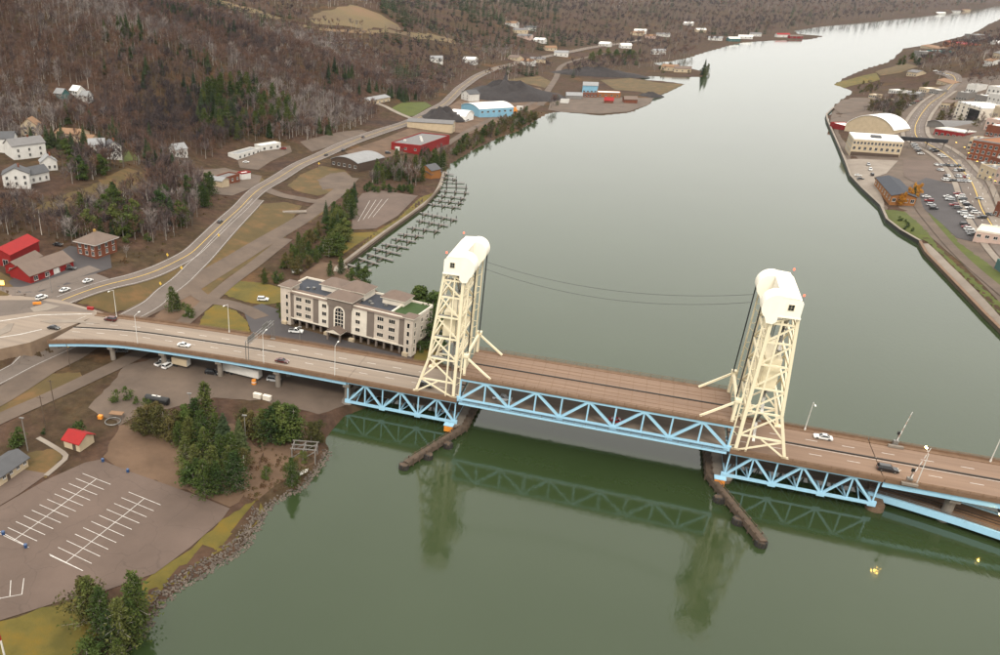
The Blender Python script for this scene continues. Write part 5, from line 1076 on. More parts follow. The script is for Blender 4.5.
fill([(848,92),(862,84),(880,84),(890,92),(870,98)],14,['bare','olive','bush'],(5,9),'%s on the point beyond the barrel roofed hall','trees on the right bank point')
fill([(890,66),(905,58),(935,58),(930,66),(905,66)],16,['bare','leafy','pine'],(8,13),'%s near the far grey plant','trees near the far grey plant')
fill([(905,100),(960,95),(1000,140),(1000,165),(965,140),(930,120)],40,['bare','bare','olive'],(6,10),'%s among the buildings of the right bank town','trees among the town buildings')
fill([(938,222),(956,240),(976,246),(985,262),(970,258),(950,242)],14,['bush','olive'],(3,5),'%s in the hedge below the waterfront lot','hedge below the waterfront lot')
fill([(905,186),(912,186),(938,222),(934,226)],12,['bush'],(3,4.5),'%s in the hedge between path and waterfront lot','hedge between path and waterfront lot')
fill([(585,63),(640,59),(640,53),(590,54)],22,['conifer','leafy'],(11,17),'%s beside the far bay road','trees beside the far bay road')
fill([(858,112),(880,100),(898,104),(905,120),(896,128),(870,116)],26,['bare','olive'],(6,10),'%s in the wood edge behind the barrel roofed hall','wood edge behind the barrel roofed hall')
fill([(840,97),(850,90),(880,86),(885,92),(862,98)],14,['bare','olive'],(5,8),'%s near the round gravel lot','trees near the round gravel lot')
fill([(112,225),(150,232),(150,250),(130,262),(118,250)],10,['bare','bush'],(5,9),'%s beside the highway right of the brick house','trees beside the brick house')
fill([(30,160),(130,160),(100,180),(60,188),(48,175)],34,['bare','bare','bare','leafy'],(8,13),'%s among the white houses on the slope','trees among the white houses')
# the wide bare forest on the hills
INC=[[(-150,-18),(1080,-18),(1000,-6),(985,4),(900,15),(800,26),(790,30),(740,38),(700,46),(650,52),(600,44),(560,47),(510,58),(480,68),(458,84),(448,99),(425,102),(402,102),(385,110),(360,127),(320,138),(290,142),(235,150),(195,162),(150,168),(140,150),(90,138),(40,134),(0,130),(-150,150)],
 [(-150,200),(0,200),(60,206),(130,178),(190,172),(205,195),(195,225),(160,245),(120,238),(70,244),(30,232),(0,236),(-150,270)],[(0,134),(130,140),(142,165),(100,172),(60,150),(0,142)],[(920,64),(940,51),(985,37),(1080,20),(1080,100),(1000,90),(975,90),(945,82),(915,74)],
 [(562,70),(600,62),(650,58),(690,50),(700,55),(655,66),(600,74),(570,78)],[(480,78),(510,68),(545,62),(550,72),(505,82)],[(545,110),(552,98),(566,98),(560,106)]]
N=150000; az=rng.uniform(math.radians(-66),math.radians(34),N); lr=rng.uniform(math.log(330),math.log(9000),N); rr=np.exp(lr)
Q=np.stack([CAM[0]+rr*np.sin(az),CAM[1]+rr*np.cos(az)],1); QZ=T(Q); d3=np.column_stack([Q,QZ])-CAM; zc=d3@_fw; PX=np.stack([CX+CF*(d3@_rt)/zc,CY-CF*(d3@_up)/zc],1)
ok=np.zeros(N,bool)
for q in INC: ok|=polydist(PX,np.array(q,float))>0
ok&=(polydist(Q,WPOLY)<-6)&(PX[:,0]>-120)&(PX[:,0]<1090)
for q in NOGROW: ok&=polydist(Q,q)<0
ok&=np.array([freeat(q) for q in Q]); Q=Q[ok]; PX=PX[ok]; rr=rr[ok]
print('forest candidates',len(Q))
# thin out trees that stand closer than 4.5 m
order=np.argsort(rr); cell={}; keep=[]
for i in order:
    s=max(5.2,rr[i]*.0046); k=(int(Q[i,0]//s),int(Q[i,1]//s),int(s))
    if k in cell: continue
    cell[k]=1; keep.append(i)
keep=np.array(keep); Q=Q[keep]; PX=PX[keep]; rr=rr[keep]; print('forest',len(Q))
dens=vnoise(Q[:,0],Q[:,1],60)+.6*vnoise(Q[:,0]+500,Q[:,1],23)+rng.normal(0,.25,len(Q)); con=(dens>.70)&(rng.random(len(Q))<np.where(rr>1300,.5,1))
con|=(PX[:,0]>380)&(PX[:,0]<560)&(PX[:,1]<48)&(dens>.0)
con|=(rr>1000)&(vnoise(Q[:,0]+300,Q[:,1],170)+rng.normal(0,.2,len(Q))>.5)&(rng.random(len(Q))<.6)
con&=~((PX[:,0]>900)&(PX[:,1]>30)&(PX[:,1]<100))
hill=np.argsort(rr); nb=0; used=np.zeros(len(Q),bool)
for i in hill:
    if nb>=190: break
    if con[i] or not(0<PX[i,0]<1000 and PX[i,1]>0): continue
    lab='bare grey brown tree on the slope below the white houses' if PX[i,1]>170 else ('bare grey brown tree near the white hill houses' if PX[i,0]<150 else 'bare grey brown tree at the lower forest edge')
    tree('bare',Q[i],rng.uniform(7,12),lab,'bare trees on the left slope'); used[i]=True; nb+=1
def forest(sel,kind,mname,h,tintf):
    idx=np.where(sel)[0]; V=[];F=[];A=[];off=0; MI=[]
    for p in range(len(PROTO[kind])):
        (tv,tf),(cv,cf)=PROTO[kind][p]; ii=idx[p::len(PROTO[kind])]
        if not len(ii): continue
        v=np.concatenate([tv,cv]); f=np.concatenate([tf,cf+len(tv)]); m=np.concatenate([np.zeros(len(tf)),np.ones(len(cf))])
        n=len(ii); a=rng.uniform(0,6.28,n); s=rng.uniform(*h,n)/(12.5 if 'bare' in kind else 13)*(1+np.clip(rr[ii]-900,0,3000)/2600); c,sn=np.cos(a),np.sin(a)
        X=(v[None,:,0]*c[:,None]-v[None,:,1]*sn[:,None])*s[:,None]+Q[ii,0][:,None]; Y=(v[None,:,0]*sn[:,None]+v[None,:,1]*c[:,None])*s[:,None]+Q[ii,1][:,None]; Z=v[None,:,2]*s[:,None]+(T(Q[ii])-.2)[:,None]
        V.append(np.stack([X,Y,Z],-1).reshape(-1,3)); F.append((f[None]+(np.arange(n)*len(v))[:,None,None]+off).reshape(-1,3)); off+=n*len(v); MI.append(np.tile(m,n))
        A.append(np.repeat(tintf(ii),len(v)))
    return link(mname,np_mesh(mname,np.concatenate(V),np.concatenate(F),['bark_att',CMAT[kind]+'_att'],attr=np.concatenate(A),mi=np.concatenate(MI)))
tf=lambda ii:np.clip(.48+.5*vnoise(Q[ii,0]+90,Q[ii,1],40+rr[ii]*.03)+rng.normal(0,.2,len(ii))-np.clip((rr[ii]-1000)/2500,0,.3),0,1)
near=rr<950
for sel,k,n,h,lab in ((~con&~used&near,'bare','bare_forest',(9,14.5),'nearer bare grey brown forest covering the left hillside'),(~con&~used&~near,'bare_far','far_bare_forest',(9,14),'far bare purple brown forest on the distant hills'),(con&near,'conifer','evergreen_wood',(8,16),'scattered dark evergreens in the nearer hillside forest'),(con&~near,'conifer_far','far_evergreen_wood',(11,19),'dark evergreen patches in the far hill forest')):
    print(n,int(sel.sum()))
    if sel.sum(): tag(forest(sel,k,n,h,tf),lab,'forest',kind='stuff')
# undergrowth on the hills: low brown brush
def brush():
    V=[];n=26000; a=rng.uniform(math.radians(-58),math.radians(30),n); r=np.exp(rng.uniform(math.log(140),math.log(1500),n)); q=np.stack([CAM[0]+r*np.sin(a),CAM[1]+r*np.cos(a)],1); z=T(q); d=np.column_stack([q,z])-CAM; zc=d@_fw; px=np.stack([CX+CF*(d@_rt)/zc,CY-CF*(d@_up)/zc],1)
    k=polydist(q,WPOLY)<-2
    reg=np.zeros(n,bool)
    for pl in INC[:4]+[[(60,240),(215,185),(232,205),(180,255),(130,272),(112,270),(118,245)],[(262,425),(300,425),(325,442),(312,470),(285,488),(262,500),(240,500)],[(440,160),(480,146),(540,118),(545,108),(500,118),(450,148)],[(0,240),(60,215),(110,225),(90,250),(40,245),(0,250)]]: reg|=polydist(px,np.array(pl,float))>0
    k&=reg
    for w in NOGROW: k&=polydist(q,w)<0
    k&=np.array([freeat(p) for p in q]); q=q[k]; z=z[k]; r=r[k]; R=np.random.default_rng(3); tr=[]; 
    b=[]
    for i in range(14):
        d=R.normal(size=3)*np.array((1,1,.3))+np.array((0,0,.8)); b+=twig(R.normal(size=3)*np.array((.5,.5,0)),d,R.uniform(.8,1.5),.3,R)
    v,f=tris_to(b); n=len(q); s=R.uniform(.4,1.0,n)*(1+r/1500); X=v[None,:,0]*s[:,None]+q[:,0][:,None]; Y=v[None,:,1]*s[:,None]+q[:,1][:,None]; Z=v[None,:,2]*s[:,None]+z[:,None]
    o=link('underbrush',np_mesh('underbrush',np.stack([X,Y,Z],-1).reshape(-1,3),(f[None]+(np.arange(n)*len(v))[:,None,None]).reshape(-1,3),['brush'],attr=np.repeat(R.uniform(0,1,n),len(v)))); tag(o,'low brown and olive underbrush on banks and slopes','underbrush',kind='stuff'); print('brush',n)
treemat('brush',[(.07,.038,.022),(.11,.062,.03),(.075,.06,.02),(.12,.08,.045)],'att')
brush()
# grass tufts would be too fine to see; riprap stones along the near shore
def riprap():
    protos=[]
    for s in range(4):
        R=np.random.default_rng(s+5); b=MB().ball((0,0,0),1,.8,.6,6,4); b.v=[tuple(np.array(p)*R.uniform(.75,1.25)) for p in b.v]; protos.append(b.mesh('stone','rock'))
    c=crom([G(x,y,.5)[:2] for x,y in [(118,652),(135,640),(150,622),(160,606),(185,585),(215,567),(243,548),(258,527),(268,508),(283,497),(300,488),(312,476),(322,463),(330,451)]],.8); n=side(c); k=0
    o=thing('stone_bank','grey riprap stone bank along the near left shore','stone bank',(*c[0],0))
    st=MB(); tot=0
    for i in range(len(c)):
        for j in range(15 if i<len(c)*.62 else 8):
            u=rng.uniform(-.7,3.0 if i<len(c)*.62 else 1.3); q=c[i]+n[i]*u+rng.normal(0,.3,2); s=rng.uniform(.18,.46); z=max(t1(*q),-.1)+.1
            if tot<300 and s>.38: 
                m=link('stone',protos[tot%4],o,(q[0]-c[0][0],q[1]-c[0][1],z),rng.uniform(0,6)); m.scale=(s,s,s*rng.uniform(.7,1)); tot+=1
            else:
                a=protos[(i+j)%4]; t=rng.uniform(0,6.28); ca,sa=math.cos(t),math.sin(t); st.add([((v.co.x*ca-v.co.y*sa)*s+q[0]-c[0][0],(v.co.x*sa+v.co.y*ca)*s+q[1]-c[0][1],v.co.z*s+z) for v in a.vertices],[tuple(p.vertices) for p in a.polygons])
    tag(st.build('stone_bed','rock',o),kind='stuff')
riprap()
# ------------------------------------------------------------------ vehicles
PAINT=dict(white=(.75,.75,.73),black=(.02,.02,.022),silver=(.45,.46,.47),grey=(.16,.165,.17),red=(.30,.02,.018),darkred=(.10,.012,.012),blue=(.05,.10,.22),tan=(.35,.29,.21))
for k,c in PAINT.items(): M['car_'+k]=mat('car_paint_'+k,c,tuple(x*.96 for x in c),.5,.3,coat=.6)
M['headlamp']=mat('headlamp',(.8,.8,.75),(.75,.75,.7),1,.15); M['taillamp']=mat('taillamp',(.4,.01,.01),(.35,.01,.01),1,.2); M['trim']=mat('black_trim',(.015,.015,.015),(.02,.02,.02),1,.5)
CARS={}
def carmesh(kind):
    if kind in CARS: return CARS[kind]
    L,Wd,H={'sedan':(4.7,1.85,1.45),'suv':(4.9,1.95,1.8),'truck':(5.8,2.0,1.9)}[kind]; h=L/2; b=MB()
    z0,z1=.32,.86 if kind=='sedan' else 1.05
    low=[(-h,z0+.1),(-h+.15,z0),(h-.15,z0),(h,z0+.15),(h-.03,z1-.22),(h-.25,z1-.1),(h*.42,z1),(-h*.62 if kind=='sedan' else -h+.1,z1),(-h+.05,z1-.05)]
    b.extr(low,-Wd/2,Wd/2)
    g=MB(); r=MB()
    if kind=='sedan': x=[h*.44,h*.12,-h*.36,-h*.70]
    elif kind=='suv': x=[h*.46,h*.20,-h*.86,-h*.96]
    else: x=[h*.40,h*.16,-h*.16,-h*.22]
    yi,yo=Wd/2-.26,Wd/2-.06
    lo=[(x[0],-yo,z1+.002),(x[0],yo,z1+.002),(x[3],yo,z1+.002),(x[3],-yo,z1+.002)]; hi=[(x[1],-yi,H-.05),(x[1],yi,H-.05),(x[2],yi,H-.05),(x[2],-yi,H-.05)]
    g.add(lo+hi,[(0,1,5,4),(1,2,6,5),(2,3,7,6),(3,0,4,7),(4,5,6,7)])
    r.add([(q[0]*1.0,q[1]*1.03,q[2]) for q in hi]+[(q[0]*.98,q[1]*.95,H) for q in hi],[(0,1,5,4),(1,2,6,5),(2,3,7,6),(3,0,4,7),(4,5,6,7)])
    for i in range(4):
        for s in (-1,1):
            a=np.array(lo[i]); c=np.array(hi[i]); 
        r.beam(np.array(lo[i])*(1,1.005,1),np.array(hi[i])*(1,1.01,1),.09,.09)
    wl=MB().tube((0,-.12,0),(0,.12,0),.34,.34,14).tube((0,-.125,0),(0,.125,0),.2,.2,10,1)
    parts=dict(body=b.mesh('car_body',['trim']),glass=g.mesh('car_glass',['glass']),roof=r.mesh('car_roof',['trim']),wheel=wl.mesh('car_wheel',['tyre','metal']),hl=MB().box(h-.14,-.18,z1-.30,h+.012,.18,z1-.14).mesh('headlight','headlamp'),tl=MB().box(-h-.012,-.14,z1-.28,-h+.1,.14,z1-.08).mesh('taillight','taillamp'),bed=MB().box(-h+.15,-Wd/2+.12,z1-.02,-h*.24,Wd/2-.12,z1+.004).mesh('truck_bed','trim'),dim=(L,Wd,H))
    CARS[kind]=parts; return parts
CLR={}
def painted(me,c):
    k=(me.name,c)
    if k not in CLR: m=me.copy(); m.materials.clear(); m.materials.append(M['car_'+c]); CLR[k]=m
    return CLR[k]
def car(kind,c,loc,rz,label,group=None,name='car'):
    p=carmesh(kind); L,Wd,H=p['dim']; t=thing(name,label,'truck' if kind=='truck' else 'car',loc,rz,group)
    link('body',painted(p['body'],c),t); link('windows',p['glass'],t); link('roof',painted(p['roof'],c),t)
    for x in (-L*.31,L*.32):
        for y in (-Wd/2+.1,Wd/2-.1): link('wheel',p['wheel'],t,(x,y,.34))
    for y in (-Wd/2+.3,Wd/2-.3): link('headlight',p['hl'],t,(0,y,0)); link('taillight',p['tl'],t,(0,y,0))
    if kind=='truck': link('cargo_bed',p['bed'],t)
    return t
SMALL={}
def smallcar(kind,c,loc,rz,label,group):
    k=(kind,c)
    if k not in SMALL:
        p=carmesh(kind); L,Wd,H=p['dim']; b=MB()
        for me,mi in ((p['body'],0),(p['roof'],0),(p['glass'],1)): b.add([v.co for v in me.vertices],[tuple(q.vertices) for q in me.polygons],mi)
        for x in (-L*.31,L*.32):
            for y in (-Wd/2+.1,Wd/2-.1): b.add([(v.co.x+x,v.co.y+y,v.co.z+.34) for v in p['wheel'].vertices],[tuple(q.vertices) for q in p['wheel'].polygons],2)
        SMALL[k]=b.mesh('small_car',['car_'+c,'glass','tyre'])
    o=link('parked_car',SMALL[k],None,loc,rz); return tag(o,label,'car',group)
zc=ZD+.012
def bang(x): return math.atan2(bend(x+1)-bend(x-1),2)
car('sedan','white',(-99,bend(-99)+4.2,zc),bang(-99),'white car on the viaduct in front of the hotel'); car('sedan','darkred',(-61.4,3.9,zc),0,'dark red car on the viaduct nearest the hotel'); car('suv','black',(-11.8,5.0,zc),0,'black car driving under the tower nearest the hotel')
car('sedan','white',(100.7,17.0,zc),math.pi,'white car on the brown deck beyond the far tower'); car('suv','black',(114,4.8,zc),0,'black car on the brown deck near the warning gate')
car('sedan','black',(-151.9,-2.5,zc),.1,'black car at the left end of the viaduct'); car('suv','darkred',(-137.2,12.2,zc),math.pi+.05,'dark red car by the far parapet at the left viaduct end')
car('truck','silver',(12.7,5.5,ZD+.01),0,'silver pickup truck inside the lower deck of the lift span'); car('sedan','red',(46.3,4.6,ZD+.01),0,'red car inside the lower deck of the lift span')
def gcar(kind,c,px,rz,label,group=None,dz=.16):
    q=P(*px); return car(kind,c,(q[0],q[1],t1(q[0],q[1])+dz*(1+np.hypot(q[0]-CAM[0],q[1]-CAM[1])/350)),rz,label,group)
hd=lambda a,b:math.atan2(*(P(*b)[:2]-P(*a)[:2])[::-1])
gcar('suv','white',(42,300),hd((42,300),(65,291)),'white car at the roundabout beside the orange barrier',dz=.3); gcar('sedan','white',(65,291.5),hd((42,300),(65,291)),'white car second in line leaving the roundabout'); gcar('sedan','white',(88,282.5),hd((65,291),(88,282)),'white car first in line on the road below the brick house')
gcar('sedan','black',(71,270),.3,'black car parked at the end of the long red barn'); gcar('sedan','black',(58,246),.2,'black car parked behind the red barns'); gcar('suv','white',(263,301),.3,'white car parked on the lawn edge left of the hotel'); gcar('truck','white',(296,333),.2,'white pickup parked in front of the hotel'); gcar('suv','white',(297,273),1.2,'white car parked behind the hotel hedge')
for k,(x,y,c) in enumerate([(220,223,'black'),(326,156,'black'),(363,138,'black'),(343,151,'grey')]): gcar('sedan',c,(x,y),hd((x,y),(x+10,y-6)),['black car on the highway above the side road','black car on the highway beside the curved roof hall','black car on the highway left of the red store','grey car on the highway behind the curved roof hall'][k])
gcar('suv','black',(388,154),.4,'black car beside the red store'); gcar('sedan','white',(246,163),.4,'white car at the low white shop',dz=.12); gcar('truck','red',(283,149.5),.2,'red pickup at the white shop annex',dz=.12)
# parked cars of the right bank lots
cols=['white','black','silver','grey','white','black','red','silver']
def lotrow(pa,pb,n,rz,label,group,skip=.12,kinds=('sedan','suv')):
    a=P(*pa)[:2]; b=P(*pb)[:2]
    for i in range(n):
        if rng.random()<skip: continue
        q=a+(b-a)*i/max(1,n-1)+rng.normal(0,.15,2); c=cols[int(rng.integers(len(cols)))]; z=t1(*q)+.2*(1+np.hypot(*(q-CAM[:2]))/350)-.03
        smallcar(kinds[int(rng.integers(2))],c,(q[0],q[1],z),rz+rng.normal(0,.03)+(math.pi if rng.random()<.5 else 0),label%c,group)
A1_=.08
for k,(pa,pb,n,w) in enumerate([((947,198),(968,219),9,'%s car in the nearest row of the waterfront lot'),((957,195),(981,219),10,'%s car in the middle row of the waterfront lot'),((926,198),(933,210),4,'%s car at the hedge side of the waterfront lot'),((964,226),(972,236),5,'%s car by the beige store on the waterfront lot')]): lotrow(pa,pb,n,A1_,w,'cars on the waterfront lot')
for k,(pa,pb,n,w) in enumerate([((943,181),(968,182.5),8,'%s car in the front row of the upper lot'),((945,177),(966,178),8,'%s car in the second row of the upper lot'),((938,171),(962,172),8,'%s car in the third row of the upper lot'),((936,166),(958,167),7,'%s car in the back row of the upper lot')]): lotrow(pa,pb,n,1.6,w,'cars on the upper lot',.2)
lotrow((914,146),(922,157),6,.2,'%s car parked beside the cream block','cars beside the cream block'); lotrow((932,151),(944,158),5,.2,'%s car parked along the curved street','cars along the curved street'); lotrow((893,132),(905,128),5,.6,'%s car parked behind the cream block','cars behind the cream block')
lotrow((980,160),(1000,176),6,.9,'%s car parked in front of the brick block','cars in front of the brick block'); lotrow((852,165),(860,180),6,.1,'%s car on the pale waterfront terrace','cars on the terrace',.3); lotrow((868,166),(872,176),3,1.5,'%s car on the inner side of the terrace','cars on the terrace'); lotrow((935,72),(948,76),4,.2,'%s car on the far street bend','cars on the far street'); lotrow((905,108),(925,98),6,.7,'%s car in the lot by the waterfront wood','cars by the waterfront wood')
for k,(x,y) in enumerate([(961,171),(968,182),(979,200),(989,216),(996,229)]):
    q=P(x,y); t=smallcar('sedan',['white','tan','silver','grey','white'][k],(q[0],q[1],q[2]+.5),-1.05,'%s car driving down the main street, %s from the bend'%(['white','tan','silver','grey','white'][k],['first','second','third','fourth','fifth'][k]),'cars on the main street')
# lit street lamps of the right bank
def lamp(label,loc,h=9,arm=2.2,rz=0,m='metal',lm='headlamp',group='lamp posts',double=False):
    t=thing('street_lamp',label,'street lamp',loc,rz,group); MB().tube((0,0,-.4),(0,0,h),.14,.08,8).build('pole',m,t); MB().tube((0,0,-.1),(0,0,.6),.28,.24,8).build('base',m,t)
    for s in ((1,-1) if double else (1,)):
        MB().tube((0,0,h-.1),(s*arm,0,h+.35),.06,.05,6).build('arm',m,t); MB().box(min(s*arm-.1,s*(arm+.9)),-.18,h+.24,max(s*arm-.1,s*(arm+.9)),.18,h+.42).build('lamp_head',lm,t)
    return t
for k,(x,y) in enumerate([(958,158),(962,164),(970,173),(982,190),(987,194),(993,200),(998,207),(950,153)]):
    q=P(x,y); lamp('lit amber street lamp on the right bank main street, %s from the bend'%['second','third','fourth','fifth','sixth','seventh','eighth','first'][k],(q[0],q[1],q[2]),8,1.2,0,'metal','yel_lamp','lit lamps on the main street')
# bridge lamps and furniture
for k,(x,s) in enumerate([(-114.9,0),(-90,1),(-66.5,0),(-40.8,0),(96.6,1),(140.5,1),(119.6,0),(-137,1)]):
    y=(vn(x)+.9) if s==0 else (vf(x)-.9)
    if x>0: y=.3 if s==0 else BW-.3
    lamp(['tall white lamp post at the left girder bend','lamp post on the far side of the viaduct left of the hotel','lamp post beside the overhead sign','lamp post at the hotel entrance side of the deck','lamp post just beyond the far tower','lamp post at the right frame edge on the far side','lamp post behind the near warning gate','lamp post on the far parapet by the verge'][k],(x,y,ZD+.19),11 if x<0 else 9,2.4,math.pi/2 if s==0 else -math.pi/2,'w_white','bridge_lamp' if k==6 else 'headlamp','lamp posts along the bridge')
M['stripe']=mat('white_stripe',(.75,.73,.70),(.7,.68,.65),1,.5)
def gate(label,loc,rz,lean):
    t=thing('warning_gate',label,'barrier gate',loc,rz,'raised warning gates'); MB().box(-.6,-.5,-.1,.6,.5,1.5).build('cabinet','metal',t); MB().tube((0,0,1.5),(0,0,4.2),.12,.1,8).build('signal_post','metal',t); MB().box(-.35,-.2,3.4,.35,.2,4.3).build('signal_head','trim',t); MB().box(-1.8,-1.6,-.12,1.8,-.7,.5).build('platform','conc',t)
    for k in range(9):
        a=1.6+k*1.05; f=lambda q:(q*lean,-.35,1.2+q*.97); MB().beam(f(a-1.0),f(a+.05),.13-.007*k,.18-.008*k).build('arm_segment','w_pink' if k%2 else 'stripe',t)
    return t
t=thing('marker_lamp','lit amber marker lamp under the right viaduct','lamp',(138,-.9,ZD-3.6)); MB().box(-.3,-.2,.6,.3,1.4,1.0).build('bracket','dark',t); MB().ball((0,0,.4),.28,.28,.34).build('bulb','bridge_lamp',t)
gate('raised striped warning gate on the near edge of the right deck',(117.8,.2,ZD+.19),0,.16); gate('raised striped warning gate on the far edge of the right deck',(118.6,BW-.3,ZD+.19),0,.10)
# overhead sign gantry
t=thing('sign_gantry','grey overhead sign gantry crossing the viaduct beside the hotel','sign',(-72.5,0,ZD)); ya,yb=vn(-72)+.9,vf(-72)-.9
for y in (ya,yb):
    for dx in (-.5,.5): MB().tube((dx,y,.1),(dx,y,7.4),.13,.12,8).build('post','metal',t)
    MB().box(-.9,y-.6,.15,.9,y+.6,.4).build('base','conc',t)
for dx in (-.5,.5):
    for z in (6.2,7.4): MB().tube((dx,ya,z),(dx,yb,z),.1,.1,6).build('chord','metal',t)
    for k in range(10):
        y0_=ya+(yb-ya)*k/10; y1_=ya+(yb-ya)*(k+1)/10; MB().tube((dx,y0_,6.2 if k%2 else 7.4),(dx,y1_,7.4 if k%2 else 6.2),.05,.05,5).build('lattice','metal',t)
MB().box(-.75,ya+2,5.6,-.64,ya+7,8.0).build('sign_panel','metal',t); MB().box(-.75,yb-7,5.6,-.64,yb-2.5,8.0).build('sign_panel','metal',t)
# yellow signs by the roads
def rsign(label,px,rz,m='yellow',h=2.6,s=.75):
    q=P(*px); t=thing('road_sign',label,'road sign',(q[0],q[1],q[2]),rz,'yellow road signs'); MB().tube((0,0,-.3),(0,0,h),.06,.06,6).build('post','metal',t)
    MB().add([(0,-.05,h-s),(s,-.05,h),(0,-.05,h+s),(-s,-.05,h),(0,-.09,h-s),(s,-.09,h),(0,-.09,h+s),(-s,-.09,h)],[(0,1,2,3),(7,6,5,4),(0,4,5,1),(1,5,6,2),(2,6,7,3),(3,7,4,0)]).build('panel',m,t)
for k,(x,y) in enumerate([(168,260),(182,273),(161,289),(219,240),(319,167),(69,352)]): rsign('yellow diamond road sign '+['on the upper verge of the highway','on the ramp between highway and side road','beside the ramp near the viaduct','at the highway merge','at the lot by the curved roof hall','hanging post under the left girder bend'][k],(x,y),-.3,s=.9)
# poles along the lanes and in the near lot
def pole(label,base,h,rz=0,cross=True,lampy=False):
    q=P(*base); t=thing('utility_pole',label,'pole',(q[0],q[1],q[2]),rz,'poles'); MB().tube((0,0,-.5),(0,0,h),.17,.12,8).build('mast','w_grey' if lampy else 'timber',t)
    if cross: MB().beam((-1.1,0,h-.7),(1.1,0,h-.7),.14).build('crossarm','timber',t)
    if lampy: MB().box(-.7,-.25,h,.7,.25,.25+h).build('lamp_head','metal',t)
for k,(b,h,c,l) in enumerate([((28,451),11,False,True),((46,430),12,True,False),((70,367),9,False,False),((55,410),11,True,False),((192,425),11,False,True),((246,448),11,False,True),((262,372),9,False,False),((52,293),8,False,True),((300,352),10,False,True)]):
    pole(['pale lamp pole by the shrubs left of the red roofed shed','wooden pole above the red roofed shed','wooden pole on the grass strip between lanes','wooden pole beside the gravel lane','lamp pole inside the grove','lamp pole at the right side of the grove','pole under the viaduct','lamp pole at the roundabout','tall lamp pole in front of the hotel'][k],b,h,.2,c,l)
# yard things under the viaduct
def at(px,dz=0): q=P(*px); return (q[0],q[1],q[2]+dz)
def trailer(label,px,L,Wd,H,m,rz,name='box_trailer'):
    t=thing(name,label,'trailer',at(px),rz,'trailers in the bridge yard'); MB().box(0,0,1.0,L,Wd,H).build('box',m,t); MB().box(.2,.2,.7,L-.2,Wd-.2,.998).build('frame','trim',t)
    for x in (L*.15,L*.28):
        for y in (.15,Wd-.15): MB().tube((x,y-.14,.5),(x,y+.14,.5),.5,.5,12).build('wheel','tyre',t)
    MB().box(L+.001,.2,1.1,L+.05,Wd-.2,H-.1).build('rear_door','w_white',t)
trailer('long white box trailer under the viaduct beside the pier',(221,372.5),15.5,2.6,4.0,'w_white',math.radians(-5)); trailer('short white storage box with tan end under the viaduct',(172,366),6.5,2.6,3.6,'w_tan',math.radians(-4))
car('truck','white',(*at((162,364))[:3],),1.3,'white pickup under the viaduct nearest the white storage box'); car('suv','white',at((168,367)),1.4,'white van like car under the viaduct against the storage box'); car('sedan','grey',at((122,352)),.4,'grey car parked under the viaduct'); car('suv','silver',at((274,381)),.1,'silver car parked under the viaduct behind the orange barrel'); car('suv','black',at((212,374)),.1,'black car in shadow under the viaduct')
t=thing('storage_tank','black cylindrical tank lying on the yard','tank',at((147,401)),math.radians(2)); MB().tube((0,0,1.35),(8,0,1.35),1.25,1.25,18).build('shell','trim',t); MB().ball((0,0,1.35),.5,1.25,1.25,10,6).build('end_cap','trim',t); MB().ball((8,0,1.35),.5,1.25,1.25,10,6).build('end_cap','trim',t); [MB().box(x-.2,-.9,-.3,x+.2,.9,.6).build('saddle','conc',t) for x in (1.5,6.5)]; MB().tube((4,0,2.5),(4,0,2.95),.3,.3,10).build('hatch','metal',t); MB().box(2.2,-.3,2.55,5.4,.3,2.7).build('walk_plate','w_white',t)
for k,(x,y) in enumerate([(253,398),(262.5,400)]):
    t=thing('white_container',['white low container on the yard, left of the pair','white low container on the yard, right of the pair'][k],'container',at((x,y)),math.radians(-4),'white containers'); MB().box(0,0,.1,2.8,1.3,1.6).build('box','w_cream',t); MB().box(-.05,-.05,1.6,2.85,1.35,1.72).build('lid','w_cream',t); [MB().box(xx,.1,-.2,xx+.3,1.2,.1).build('skid','timber',t) for xx in (.2,2.3)]
t=thing('traffic_barrel','orange barrel against the viaduct pier','barrel',at((254,384))); MB().tube((0,0,-.1),(0,0,1.7),.9,.75,14).build('drum','orange',t); MB().tube((0,0,.7),(0,0,1.0),.87,.84,14).build('band','w_white',t)
t=thing('playground','orange and grey climbing ring on the dirt by the shrubs','playground',at((117,418)),.2); MB().box(-2.2,-.9,1.6,2.2,1.2,1.8).build('roof','r_tan',t); [MB().tube((x,y,-.3),(x,y,1.6),.1,.1,6).build('post','metal',t) for x in (-2.0,2.0) for y in (-.7,1.0)]
b=MB()
for k in range(16): a=k*math.pi/8; c2=(k+1)*math.pi/8; b.tube((2.4*math.cos(a),2.4*math.sin(a)-3,.5),(2.4*math.cos(c2),2.4*math.sin(c2)-3,.5),.16,.16,6)
b.build('ring','metal',t); MB().box(-5.6,-2,0,-4.2,-.8,1.2).build('slide_box','orange',t)
for k,(x,y) in enumerate([(103,462),(128,472.5),(3.5,535),(26,548)]):
    t=thing('blue_bin',['blue bin at the top corner of the near lot','blue bin on the lot edge below the grove','blue symbol post on the left lot row','blue symbol post in the middle of the left lot row'][k],'bin',at((x,y))); MB().tube((0,0,-.1),(0,0,1.1),.42,.45,12).build('body','car_blue',t); MB().tube((0,0,1.1),(0,0,1.25),.48,.3,12).build('lid','car_blue',t)
t=thing('wooden_frame','weathered wooden trestle frame on the bank above the water','frame',at((292,459)),.25)
for x in (0,3.4,6.8):
    for y in (0,4.5): MB().beam((x,y,-1),(x,y,3.2),.3).build('post','w_grey',t)
    MB().beam((x,-.4,3.3),(x,4.9,3.3),.25,.3).build('beam','w_grey',t)
for y in (0,2.2,4.5): MB().beam((-.5,y,3.6),(7.3,y,3.6),.22,.25).build('joist','w_grey',t)
